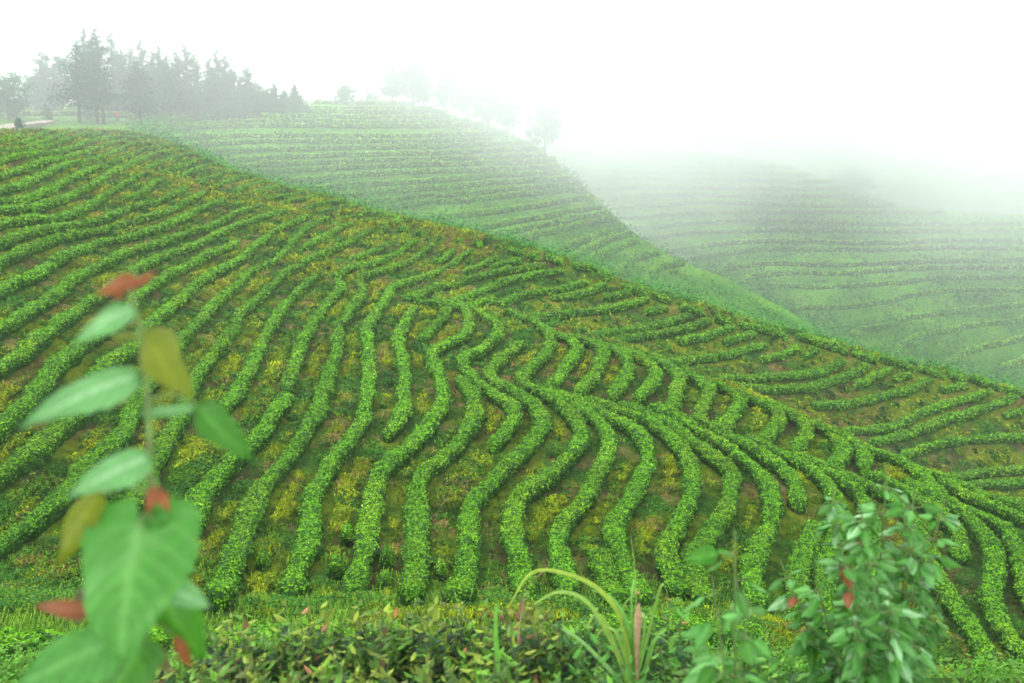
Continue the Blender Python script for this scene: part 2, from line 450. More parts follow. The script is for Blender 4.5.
def catmull(P, n=10):
    P = np.array(P, float)
    P = np.vstack([2 * P[0] - P[1], P, 2 * P[-1] - P[-2]])
    out = []
    for i in range(1, len(P) - 2):
        t = np.linspace(0, 1, n, endpoint=False)[:, None]
        a, b, c, d = P[i-1], P[i], P[i+1], P[i+2]
        out.append(0.5 * (2*b + (c - a)*t + (2*a - 5*b + 4*c - d)*t*t + (3*b - a - 3*c + d)*t**3))
    out.append(P[-2][None])
    return np.vstack(out)

def smooth(p, n):
    if len(p) < 5: return p
    for _ in range(n):
        q = p.copy(); q[1:-1] = (p[:-2] + 2 * p[1:-1] + p[2:]) / 4; p = q
    return p

def resample(p, step):
    d = np.r_[0, np.cumsum(np.linalg.norm(np.diff(p, axis=0), axis=1))]
    n = max(3, int(d[-1] / step) + 1)
    s = np.linspace(0, d[-1], n)
    return np.stack([np.interp(s, d, p[:, k]) for k in range(p.shape[1])], -1)

def lay_row(guide, region):
    pts = []
    for u, v in catmull(guide):
        a, _ = ray(u, v); a = float(a)
        if region == 'front':
            yc, yl = kyat(a, K_CREST), kyat(a, K_L2)
            lo, hi = 14.0, (yl + 0.3 if (u > 425 and v > 292) else yc + 1.0)
        elif region == 'back':
            lo, hi = kyat(a, K_GULLY) + 1.0, kyat(a, K_CREST) + 1.0
        elif region == 'low':
            lo, hi = 9.0, 18.0
        if region == 'back' and u < 470: lo = kyat(a, K_L2) - 4
        pts.append(unproject(u, v, lo, hi, 0.32))
    p = np.array(pts)
    p = smooth(p, 6)
    return smooth(resample(p, 0.22), 3)

GREENS = np.array([(0.088, 0.250, 0.006), (0.125, 0.33, 0.008), (0.042, 0.150, 0.005), (0.19, 0.41, 0.012)])
def tea_tint(n, x, y):
    k = rng.choice(4, n, p=[0.45, 0.32, 0.16, 0.07])
    c = GREENS[k] * (0.8 + 0.4 * rng.random((n, 1)))
    f = 0.85 + 0.35 * fbm(x * 0.35, y * 0.35, 2)[:, None]
    return c * f

def leaf_quads(c, nrm, size, spread=0.9, aspect=0.45, droop=None):
    """diamond leaves at c facing roughly nrm"""
    n = len(c)
    nn = nrm + spread * rng.normal(size=(n, 3)); nn /= np.linalg.norm(nn, axis=1, keepdims=True)
    t = rng.normal(size=(n, 3)) if droop is None else droop + 0.5 * rng.normal(size=(n, 3))
    t -= (t * nn).sum(1, keepdims=True) * nn; t /= np.linalg.norm(t, axis=1, keepdims=True) + 1e-9
    b = np.cross(nn, t)
    s = (size * (0.7 + 0.6 * rng.random(n)))[:, None]
    v = np.stack([c - t * s * 0.5, c + b * s * aspect * 0.5 - t * s * 0.05, c + t * s * 0.5, c - b * s * aspect * 0.5 - t * s * 0.05], 1)
    return v.reshape(-1, 3), np.arange(4 * n).reshape(-1, 4)

ROWPTS = []
def hedge_mesh(name, path, width=0.46, height=0.39, px=2.2, dens=1.25, wvar=0.40):
    """one clipped tea row: a rounded core along the path and a skin of leaves"""
    ROWPTS.append(path)
    if len(path) > 5:
        def near_end(p, q): return [p + (q - p) * k for k in (0, 0.12, 0.3, 0.6)]
        path = np.vstack([near_end(path[0], path[1]), path[1:-1], near_end(path[-1], path[-2])[::-1]])
    n = len(path)
    x, y = path[:, 0], path[:, 1]
    z = zat(x, y)
    tan = np.gradient(path, axis=0); tan /= np.linalg.norm(tan, axis=1, keepdims=True) + 1e-9
    side = np.stack([tan[:, 1], -tan[:, 0]], -1)
    s = np.r_[0, np.cumsum(np.linalg.norm(np.diff(path, axis=0), axis=1))]
    seed = rng.random() * 100
    L = (n - 1) * np.linalg.norm(path[1] - path[0]) if n > 1 else 1
    wv = 1 + wvar * 2 * (fbm(s / 1.1 + seed, s * 0 + seed, 3) - 0.5)
    hv = 1 + wvar * 1.6 * (fbm(s / 0.9 + seed + 31, s * 0 + seed, 3) - 0.5)
    ss = np.minimum(s, s[-1] - s)
    endt = np.sqrt(np.clip(1 - (1 - np.clip((ss + 0.001) / 0.32, 0, 1)) ** 2, 0, 1))
    far = np.clip((np.hypot(x, y) - 32) / 45, 0, 1) if px > 2.1 else 0
    width = width * (1 - 0.30 * far); height = height * (1 - 0.28 * far)
    wid = width * wv * endt; hei = height * hv * (0.12 + 0.88 * endt)
    prof = np.array([(-0.36, -0.25), (-0.46, 0.25), (-0.52, 0.70), (-0.42, 0.95), (-0.14, 1.0), (0.14, 1.0), (0.42, 0.95), (0.52, 0.70), (0.46, 0.25), (0.36, -0.25)])
    m = len(prof)
    bush = np.abs(np.sin(math.pi * (s / 0.62 + seed + 0.5 * fbm(s * 0.7, s * 0 + seed, 2))))      # separate bushes read along the row
    wid = wid * (0.84 + 0.24 * bush); hei = hei * (0.88 + 0.14 * bush)
    off = prof[None, :, 0] * wid[:, None] + (0.16 * (fbm(s / 1.4 + seed, s * 0 + 3.3 + seed, 3) - 0.5) * np.minimum(1, ss))[:, None]
    jit = 1 + 0.12 * rng.normal(size=(n, m))
    px_ = x[:, None] + side[:, 0:1] * off * jit; py_ = y[:, None] + side[:, 1:2] * off * jit
    zc = z[:, None] + 0.55 * (zat(px_, py_) - z[:, None])
    pz_ = zc + prof[None, :, 1] * hei[:, None] * (1 + 0.05 * rng.normal(size=(n, m)))
    V = np.stack([px_, py_, pz_], -1)
    core = V.reshape(-1, 3)
    i, j = np.meshgrid(np.arange(n - 1), np.arange(m - 1), indexing='ij')
    f = np.stack([i * m + j, i * m + j + 1, (i + 1) * m + j + 1, (i + 1) * m + j], -1).reshape(-1, 4)
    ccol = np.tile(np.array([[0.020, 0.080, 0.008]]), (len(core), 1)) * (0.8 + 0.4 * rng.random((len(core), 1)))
    # leaves on the skin
    q = V[:-1, :-1], V[1:, :-1], V[1:, 1:], V[:-1, 1:]
    e1 = q[1] - q[0]; e2 = q[3] - q[0]
    nr = np.cross(e2, e1); ar = np.linalg.norm(nr, axis=-1); nr = nr / (ar[..., None] + 1e-9)
    flip = (nr[:, 4, 2] < 0)
    nr[flip] *= -1
    ctr_y = (q[0][..., 1] + q[2][..., 1]) / 2
    size = np.maximum(0.055, np.minimum(np.abs(ctr_y) * px / F, 0.055 + np.abs(ctr_y) * 0.0012))
    exp_n = dens * ar / (size ** 2 * 0.5)
    cnt = rng.poisson(np.clip(exp_n, 0, 4000))
    cnt[:, 0] = 0; cnt[:, -1] = 0
    ii, jj = np.nonzero(cnt); rep = cnt[ii, jj]
    ii = np.repeat(ii, rep); jj = np.repeat(jj, rep)
    N = len(ii)
    a = rng.random(N)[:, None]; b = rng.random(N)[:, None]
    P = q[0][ii, jj] * (1 - a) * (1 - b) + q[1][ii, jj] * a * (1 - b) + q[2][ii, jj] * a * b + q[3][ii, jj] * (1 - a) * b
    nn = nr[ii, jj]; sz = size[ii, jj]
    P = P + nn * (sz * (0.0 + 0.6 * rng.random(N) ** 1.5 + 1.3 * (rng.random(N) < 0.06) * rng.random(N)))[:, None]
    lv, lf = leaf_quads(P, nn + np.array([0, 0, 0.35]), sz * 1.25, 0.55, 0.55)
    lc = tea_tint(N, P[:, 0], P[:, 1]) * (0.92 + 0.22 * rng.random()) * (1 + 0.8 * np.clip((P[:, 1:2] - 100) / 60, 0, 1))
    yel = np.clip((fbm(P[:, 0] * 0.6 + 7, P[:, 1] * 0.6 + seed, 3) - 0.52) * 4, 0, 1)[:, None]
    lc = lc * (1 + yel * np.array([0.4, 0.08, 0.2]))
    flank_shade = rng.random(N) < np.array([1, 0.85, 0.42, 0.07, 0.02, 0.07, 0.42, 0.85, 1])[jj] * (1 - 0.75 * np.clip((ctr_y[ii, jj] - 28) / 40, 0, 1))      # side shade tinted into older flank leaves; bright young shoots on the clipped top
    lc[flank_shade] = np.array([0.020, 0.085, 0.006]) * (0.6 + 0.9 * rng.random((flank_shade.sum(), 1)))
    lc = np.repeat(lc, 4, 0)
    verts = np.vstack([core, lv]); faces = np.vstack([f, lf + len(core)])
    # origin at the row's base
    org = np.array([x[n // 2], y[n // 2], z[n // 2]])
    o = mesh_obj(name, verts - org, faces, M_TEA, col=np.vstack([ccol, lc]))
    o.location = org
    return o

ORD = "topmost second third fourth fifth sixth seventh eighth ninth tenth eleventh twelfth thirteenth fourteenth fifteenth sixteenth seventeenth eighteenth nineteenth twentieth twenty-first twenty-second twenty-third twenty-fourth twenty-fifth twenty-sixth twenty-seventh twenty-eighth twenty-ninth thirtieth thirty-first thirty-second thirty-third thirty-fourth thirty-fifth thirty-sixth".split()
def od(i, first): return first if i == 0 else ORD[i]

for i, g in enumerate(UPPER):
    o = hedge_mesh('tea_hedge', lay_row(g, 'front'))
    tag(o, f"tea row starting at the near slope's left end, {od(i,'first')} down from the road", 'tea hedge', 'tea rows on the near slope')
for i, g in enumerate(MID):
    o = hedge_mesh('tea_hedge', lay_row(g, 'front'))
    tag(o, f"tea row beside the bare track on the near hill's shoulder, {od(i,'first')} counted downhill" if i else "long bent tea row running up to the bare track behind the olive leaf", 'tea hedge', 'tea rows by the crest track')
for i, g in enumerate(FOOT):
    o = hedge_mesh('tea_hedge', lay_row(g, 'front'))
    tag(o, f"winding tea row on the near slope, {od(i,'first')} counting away from the large-leaved weed", 'tea hedge', 'winding tea rows on the near slope')
for i, g in enumerate(SPUR):
    o = hedge_mesh('tea_hedge', lay_row(g, 'front'), width=0.48)
    tag(o, f"tea row curling over the front spur's crest above the gully, {od(i,'first')} going downhill", 'tea hedge', 'tea rows curling over the front spur')
for i, g in enumerate(FACE):
    o = hedge_mesh('tea_hedge', lay_row(g, 'back'), width=0.56, height=0.42)
    tag(o, f"level tea row on the darker bank behind the front spur, {od(i,'topmost')} counted downwards", 'tea hedge', 'level tea rows on the back bank')
for i, g in enumerate(SKY):
    o = hedge_mesh('tea_hedge', lay_row(g, 'back'), width=0.8, height=0.5)
    tag(o, f"short stub of tea row along the back ridge's skyline, {od(i,'first')} going downhill", 'tea hedge', 'row stubs along the back ridge')
LOW = [
 ([(-30,662),(60,650),(150,640),(240,634),(330,640),(380,645)], "broad tea row at the bottom left behind the large-leaved weed"),
 ([(560,640),(620,628),(690,622),(760,640)], "low tea row behind the arching grass blades at the slope foot"),
]
for g, lab in LOW:
    o = hedge_mesh('tea_hedge', lay_row(g, 'low'), width=0.8, height=0.4)
    tag(o, lab, 'tea hedge', 'tea rows below the camera bank')
BWORDS = ["small round bush in the dark gap beside the drooping green leaf", "round bush between two rows in the middle of the near slope",
 "low round bush near the foot of the third winding row", "upper of two round bushes close together at the slope foot", "lower of two round bushes close together at the slope foot",
 "dark bush between winding rows just above the arching grass", "bush half hidden behind the largest heart-shaped leaf", "dark bush low between rows right of the large leaves"]
for (u, v), lab in zip(BUSH, BWORDS):
    x, y = unproject(u, v, 14, 60, 0.2)
    p = np.array([(x - 0.15, y), (x, y + 0.02), (x + 0.15, y)])
    p = resample(p, 0.1)
    o = hedge_mesh('round_bush', p, width=0.75, height=0.5)
    o.name = 'round_bush'
    tag(o, lab, 'bush', 'round bushes between the rows')

def nth(k): return str(k) + ('th' if 10 < k % 100 < 14 else {1: 'st', 2: 'nd', 3: 'rd'}.get(k % 10, 'th'))
# far rows: true level lines traced over the far hills
def contour(z0, k_lo, k_hi, a_lo, a_hi, wob=0.0):
    aa = np.linspace(a_lo, a_hi, 160); out = []; cur = []
    for a in aa:
        lo, hi = kyat(a, k_lo), kyat(a, k_hi)
        yy = np.linspace(lo, hi, 60); zz = zat(a * yy, yy)
        s = zz - z0 + wob * (vnoise(np.array([a * 9.0]), np.array([z0]))[0] - 0.5)
        k = np.argmax(s >= 0)
        if s[k] >= 0 and k > 0:
            t = s[k-1] / (s[k-1] - s[k]); y = yy[k-1] + (yy[k] - yy[k-1]) * t
            if cur and abs(y - cur[-1][1]) > 7: out.append(cur); cur = []
            cur.append((a * y, y))
        elif cur: out.append(cur); cur = []
    if cur: out.append(cur)
    return [np.array(c) for c in out if len(c) > 6]

HILLS = [
 ('hill1', K_H1B, K_H1C, -0.36, 0.32, np.arange(-21, 2.5, 0.78), "thin tea row on the middle hill below the misty trees", 'terrace rows on the middle hill', 'middle hill'),
 ('hill2', K_H2B, K_H2C, 0.10, 0.62, np.arange(-36, -2, 1.15), "faint tea row on the fog-covered farthest terraced hill", 'terrace rows on the foggy hill', 'foggy hill'),
 ('left', K_CREST + 1, K_H1C, -0.66, -0.36, np.arange(-2.0, 0.8, 0.4), "tea row on the rise under the dark tree grove", 'terrace rows by the grove', 'grove rise'),
]
for key, k0, k1, a0, a1, zs, lab, grp, place in HILLS:
    cnt = 0
    for z0 in zs[::-1]:
        for c in contour(z0 + rng.normal() * 0.12, k0, k1, a0, a1, 0.5):
            c = smooth(resample(c, 0.6), 10)
            if len(c) < 12: continue
            # breaks in the row
            parts = []
            i = 0
            if key != 'hill1' or True:
                L = len(c)
                while i < L - 8:
                    j = min(L, i + int(rng.integers(90, 260)))
                    parts.append(c[i:j]); i = j + int(rng.integers(3, 9))
            for pcs in parts:
                if len(pcs) < 10 or cnt >= 62: continue
                if key == 'hill1' and vnoise(np.array([pcs[0, 0] * .05]), np.array([z0 * 3]))[0] < 0.12: continue
                o = hedge_mesh('tea_hedge', pcs, width=0.80, height=0.6, px=2.0, dens=0.9, wvar=0.25)
                mx = pcs[:, 0].mean()
                cnt += 1
                tag(o, lab + ', ' + nth(cnt) + ' from its top', 'tea hedge', grp)

# ------------------------------------------------------------------ distance to the nearest row (for ground cover)
GX0, GX1, GY0, GY1, GS = -75.0, 60.0, 12.0, 130.0, 0.2
gnx, gny = int((GX1 - GX0) / GS), int((GY1 - GY0) / GS)
DF = np.full((gnx, gny), 3.0)
wn = 8
ox, oy = np.meshgrid(np.arange(-wn, wn + 1), np.arange(-wn, wn + 1), indexing='ij')
od_ = np.hypot(ox, oy) * GS
for p in ROWPTS:
    for x, y in p:
        i = int((x - GX0) / GS); j = int((y - GY0) / GS)
        if i < wn or j < wn or i >= gnx - wn - 1 or j >= gny - wn - 1: continue
        w = DF[i-wn:i+wn+1, j-wn:j+wn+1]
        np.minimum(w, od_, out=w)
def rowdist(x, y):
    i = ((x - GX0) / GS).astype(int); j = ((y - GY0) / GS).astype(int)
    ok = (i >= 0) & (j >= 0) & (i < gnx) & (j < gny)
    r = np.full(x.shape, 3.0); r[ok] = DF[i[ok], j[ok]]
    return r

# ------------------------------------------------------------------ ground sheet
C_SOIL = np.array([0.050, 0.030, 0.014]); C_TAN = np.array([0.150, 0.115, 0.040]); C_MOSS = np.array([0.080, 0.115, 0.006])
C_DG = np.array([0.022, 0.065, 0.008]); C_SCRUB = np.array([0.062, 0.190, 0.012])
def ground_col(x, y):
    n1 = fbm(x * 0.55, y * 0.55, 4); n2 = fbm(x * 0.9 + 40, y * 0.9 + 9, 4)
    w_m = np.clip((n1 - 0.42) * 7, 0, 1)[..., None]; w_t = np.clip((n2 - 0.64) * 10, 0, 1)[..., None]
    c = C_DG * (1 - w_m) + C_MOSS * w_m
    w_s = np.clip((fbm(x * 0.7 + 11, y * 0.7 + 70, 3) - 0.55) * 6, 0, 1)[..., None]
    c = c * (1 - 0.7 * w_s) + C_SOIL * 0.7 * w_s
    c = c * (1 - 0.55 * w_t) + C_TAN * 0.55 * w_t
    return c
GC = ground_col(XX, YY) * 1.15
yc = KY[:, K_CREST][:, None]
beyond = np.clip((YY - yc - 1) / 5, 0, 1)[..., None]
left_t = np.clip((-0.33 - ag[:, None]) / 0.05, 0, 1)[..., None]
n3 = fbm(XX * 0.12, YY * 0.12, 3)[..., None]
far_c = C_SCRUB * (0.6 + 0.8 * n3) * (1 + 0.9 * np.clip((YY[..., None] - 135) / 30, 0, 1)) + np.array([0.03, 0.03, 0.0]) * np.clip((n3 - 0.5) * 5, 0, 1)
far_c = np.where(YY[..., None] > 290, np.array([0.060, 0.095, 0.080]), far_c)
GC = GC * (1 - beyond) + far_c * beyond
V = np.stack([XX, YY, ZG], -1).reshape(-1, 3)
i, j = np.meshgrid(np.arange(NA - 1), np.arange(NR - 1), indexing='ij')
f = np.stack([i * NR + j, (i + 1) * NR + j, (i + 1) * NR + j + 1, i * NR + j + 1], -1).reshape(-1, 4)
g = mesh_obj('ground', V, f, M_GROUND, col=GC.reshape(-1, 3), smooth=True)
tag(g, kind='structure')

# pale concrete road on the left shoulder
def ribbon(name, pts, width, mat, lift=0.05, kind='structure'):
    p = smooth(resample(np.array(pts, float), 0.5), 8)
    t = np.gradient(p, axis=0); t /= np.linalg.norm(t, axis=1, keepdims=True)
    s = np.stack([t[:, 1], -t[:, 0]], -1)
    K = 5
    V = []
    for k in range(K):
        q = p + s * width * (k / (K - 1) - 0.5)
        V.append(np.stack([q[:, 0], q[:, 1], zat(q[:, 0], q[:, 1]) + lift], -1))
    V = np.stack(V, 1); n = len(p)
    V[:, :, 2] = V[:, :, 2].max(1, keepdims=True)
    top = V.reshape(-1, 3)
    i, j = np.meshgrid(np.arange(n - 1), np.arange(K - 1), indexing='ij')
    f = np.stack([i * K + j, i * K + j + 1, (i + 1) * K + j + 1, (i + 1) * K + j], -1).reshape(-1, 4)
    bot = top - np.array([0, 0, 0.35])
    nv = len(top)
    e = []
    for a in range(n - 1):
        e.append((a * K, (a + 1) * K, (a + 1) * K + nv, a * K + nv)); e.append((a * K + K - 1, (a + 1) * K + K - 1, (a + 1) * K + K - 1 + nv, a * K + K - 1 + nv))
    o = mesh_obj(name, np.vstack([top, bot]), np.vstack([f, np.array(e)]), mat)
    tag(o, kind=kind)
    return o
M_ROAD = plain_mat("concrete", (0.30, 0.26, 0.21), 0.85, (0.22, 0.19, 0.15), 1.5, 0.1)
rp = [unproject(u, v, kyat(float(ray(u, v)[0]), K_CREST) - 8, 125) for u, v in [(-60, 139), (-20, 134), (0, 130.5), (20, 127), (38, 124.5), (50, 123)]]
ribbon('road', rp, 2.6, M_ROAD, 0.28)

# ------------------------------------------------------------------ ground cover between the rows
def scatter(n, ulo, uhi, vlo, vhi, ylo=14, yhi=130):
    """random spots, denser close by, kept where the hillside is open between rows"""
    a = rng.uniform((ulo - 512) / F, (uhi - 512) / F, n)
    y = np.exp(rng.uniform(math.log(ylo), math.log(yhi), n))
    return a * y, y
def blades(name, x, y, length, width, cols, lab, cat_kind='stuff', lift=0.0, stand=0.5, mat=None):
    z = zat(x, y); nrm = normals_at(x, y)
    n = len(x)
    down = nrm * np.array([1, 1, 0]); down[:, 2] = -np.linalg.norm(nrm[:, :2], axis=1) ** 1
    down = down + 0.35 * rng.normal(size=(n, 3)) * np.array([1, 1, 0.2])
    down /= np.linalg.norm(down, axis=1, keepdims=True) + 1e-9
    sd_ = np.cross(nrm, down); sd_ /= np.linalg.norm(sd_, axis=1, keepdims=True) + 1e-9
    L = (length * (0.6 + 0.8 * rng.random(n)))[:, None]; Wd = (width * (0.6 + 0.8 * rng.random(n)))[:, None]
    st = (stand * (0.3 + rng.random(n)))[:, None]
    p0 = np.stack([x, y, z + lift], -1)
    p1 = p0 + nrm * L * st + down * L * 0.35
    p2 = p0 + nrm * L * st * 0.7 + down * L * 0.95
    v = np.stack([p0 - sd_ * Wd * .5, p0 + sd_ * Wd * .5, p1 + sd_ * Wd * .5, p1 - sd_ * Wd * .5, p2], 1).reshape(-1, 3)
    b = np.arange(n)[:, None] * 5
    q = b + np.array([[0, 1, 2, 3]]); t = b + np.array([[3, 2, 4]])
    o = mesh_obj(name, v, [q, t], mat or M_GRASS, col=np.repeat(cols, 5, 0))
    tag(o, lab, kind='stuff')
    return o
# yellow-green mats hanging over the terrace banks
x, y = scatter(950000, -60, 1090, 0, 0, 14.5, 118)
a = x / y
keep = (y < kyat(a, K_CREST) + 1.5)
d = rowdist(x, y)
n1 = fbm(x * 0.55, y * 0.55, 4)
prob = np.clip((n1 - 0.36) * 5, 0.35, 1) * np.clip((d - 0.30) / 0.25, 0, 1)
gul = (y > kyat(a, K_GULLY)) & (a > 0.0)
prob = np.where(gul, prob * 0.35, prob)
prob *= 1 - 0.6 * np.clip((fbm(x * 0.5 + 90, y * 0.5 + 20, 3) - 0.47) * 9, 0, 1)
keep &= rng.random(len(x)) < prob
x, y = x[keep], y[keep]
n = len(x)
size = np.maximum(0.15, y * 6.0 / F)
tone = fbm(x * 0.8 + 3, y * 0.8, 3)[:, None]
yl = np.clip((fbm(x * 0.55, y * 0.55, 4) + 0.25 * fbm(x * 2.1, y * 2.1, 2) - 0.55) * 7, 0, 1)[:, None]
midg = np.clip((rowdist(x, y) - 0.42) / 0.16, 0, 1)      # the moss grows on the bank halfway between two rows
yl = yl * midg[:, None]
c = (np.array([0.190, 0.250, 0.005]) * yl + np.array([0.050, 0.140, 0.008]) * (1 - yl)) * (0.45 + 1.0 * tone) * rng.choice([0.6, 1.0, 1.35], n)[:, None]
c = c * (0.6 + 0.8 * rng.random((n, 1)))
dry = rng.random(n) < np.clip((fbm(x * 0.9 + 40, y * 0.9 + 9, 4) - 0.60) * 6, 0.02, 0.7)
c[dry] = np.array([0.20, 0.135, 0.05]) * (0.6 + 0.7 * rng.random((dry.sum(), 1)))
blades('grass', x, y, size, size * 0.16, c, "yellow-green grass and moss draped over the banks between the tea rows", stand=0.45, lift=0.13 * midg * np.clip(yl[:, 0] * 2, 0, 1))

# weeds: leafy clumps of darker green
def weeds(name, nc, per, rad, lsize_px, lmin, cols, lab, sel, ylo, yhi, ulo=-60, uhi=1090, hgt=0.35, mat=None, name_label=True):
    x, y = scatter(nc, ulo, uhi, 0, 0, ylo, yhi)
    k = sel(x, y); x, y = x[k], y[k]
    n = len(x)
    R_ = rad * (0.5 + rng.random(n)) * np.maximum(1, y / 60)
    xi = np.repeat(x, per); yi = np.repeat(y, per); Ri = np.repeat(R_, per)
    dr = rng.normal(size=(n * per, 3)); dr /= np.linalg.norm(dr, axis=1, keepdims=True); dr[:, 2] = np.abs(dr[:, 2])
    rr = Ri * rng.random(n * per) ** 0.4
    px_ = xi + dr[:, 0] * rr; py_ = yi + dr[:, 1] * rr
    P = np.stack([px_, py_, zat(px_, py_) + dr[:, 2] * rr * hgt / 0.35 * 0.8 + 0.02], -1)
    sz = np.maximum(lmin, P[:, 1] * lsize_px / F)
    base = cols[rng.integers(0, len(cols), n)]
    c = np.repeat(base, per, 0) * (0.7 + 0.6 * rng.random((n * per, 1)))
    lv, lf = leaf_quads(P, dr + np.array([0, 0, 0.4]), sz, 0.6, 0.5)
    o = mesh_obj(name, lv, lf, mat or M_TEA, col=np.repeat(c, 4, 0))
    tag(o, lab, kind='stuff')
    return o
WC = np.array([(0.036, 0.14, 0.012), (0.055, 0.185, 0.014), (0.022, 0.09, 0.010), (0.10, 0.22, 0.012)])
def sel_gap(x, y):
    a = x / y; d = rowdist(x, y)
    n = fbm(x * 0.5 + 90, y * 0.5 + 20, 3)
    g_ = (y > kyat(a, K_GULLY)) & (a > 0.0)
    return (y < kyat(a, K_CREST) + 1) & (d > 0.5) & ((rng.random(len(x)) < np.clip((n - 0.46) * 8, 0.22, 0.9)) | (g_ & (rng.random(len(x)) < 0.8)))
weeds('weeds', 30000, 54, 0.26, 3.3, 0.07, WC, "dark green weeds growing between the tea rows on the banks", sel_gap, 15, 110)
# scrub filling the valley behind the back crest
SC = np.array([(0.040, 0.190, 0.030), (0.060, 0.25, 0.034), (0.030, 0.140, 0.024), (0.085, 0.30, 0.036)])
def sel_scrub(x, y):
    a = x / y
    hb = kyat(a, K_H1B); mid = kyat(a, K_H1C); c_ = kyat(a, K_CREST)
    n = fbm(x * 0.04 + 3, y * 0.04 + 8, 3)
    low = (y > c_ + 1) & (y < hb + (n - 0.3) * 40)
    spur = (a > 0.05) & (y > mid - 8) & (y < kyat(a, K_H2B) + 10 + (n - .5) * 40)
    far = (a > 0.0) & (y > kyat(a, K_H2B)) & (n > 0.58) & (y < kyat(a, K_H2C) - 9)
    some = (y > c_ + 1) & (y < kyat(a, K_H2C) - 9) & (rng.random(len(x)) < 0.30)
    edge = (np.abs(y - mid) < 5) | (np.abs(y - kyat(a, K_H2C)) < 9)
    return (low | spur | far | some) & (a > -0.37) & ~edge
weeds('shrubbery', 15000, 30, 0.85, 2.8, 0.10, SC, "dense green scrub filling the valley between the hills", sel_scrub, 62, 225, hgt=0.4, mat=M_TREE)
# grassy strip at the foot of the near slope
x, y = scatter(42000, -80, 1100, 0, 0, 10.5, 20.5)
d = rowdist(x, y); a = x / y
keep = (d > 0.35)
x, y = x[keep], y[keep]; n = len(x)
tone = fbm(x * 0.7 + 3, y * 0.7, 3)[:, None]
c = (np.array([0.12, 0.20, 0.015]) * tone * 1.5 + np.array([0.05, 0.14, 0.012]) * (1 - tone) * 1.2) * (0.6 + 0.8 * rng.random((n, 1)))
blades('grass', x, y, 0.16 + 0 * x, 0.018 + 0 * x, c, "short bright grass on the ledge at the foot of the near slope", stand=0.9)
def sel_ledge(x, y):
    a = x / y
    return fbm(x * 0.8, y * 0.8 + 30, 3) > 0.5
weeds('weeds', 3800, 60, 0.26, 2.6, 0.04, np.array([(0.06, 0.19, 0.02), (0.08, 0.24, 0.02), (0.10, 0.22, 0.03)]), "bright low herbs covering the ledge below the camera bank", sel_ledge, 2.6, 19.5, hgt=0.3)

# ------------------------------------------------------------------ trees
def tube(p, r, k=7):
    p = np.array(p, float); n = len(p)
    t = np.gradient(p, axis=0); t /= np.linalg.norm(t, axis=1, keepdims=True) + 1e-9
    ref = np.where(np.abs(t[:, 2:3]) > 0.9, np.array([[1.0, 0, 0]]), np.array([[0, 0, 1.0]]))
    s = np.cross(t, ref); s /= np.linalg.norm(s, axis=1, keepdims=True); b = np.cross(t, s)
    th = np.linspace(0, 2 * math.pi, k, endpoint=False)
    r = np.broadcast_to(np.asarray(r, float), (n,))
    V = p[:, None] + (np.cos(th)[None, :, None] * s[:, None] + np.sin(th)[None, :, None] * b[:, None]) * r[:, None, None]
    i, j = np.meshgrid(np.arange(n - 1), np.arange(k), indexing='ij'); j2 = (j + 1) % k
    f = np.stack([i * k + j, i * k + j2, (i + 1) * k + j2, (i + 1) * k + j], -1).reshape(-1, 4)
    return V.reshape(-1, 3), f
class Bag:
    def __init__(s): s.v = []; s.f = []; s.c = []; s.n = 0
    def add(s, v, f, c=None):
        s.v.append(v); s.f.append(f + s.n); s.n += len(v)
        s.c.append(np.broadcast_to(np.array(c if c is not None else (1, 1, 1), float), (len(v), 3)))
    def build(s, name, mat, parent=None, smooth=False):
        return mesh_obj(name, np.vstack(s.v), s.f, mat, parent, col=np.vstack(s.c), smooth=smooth)

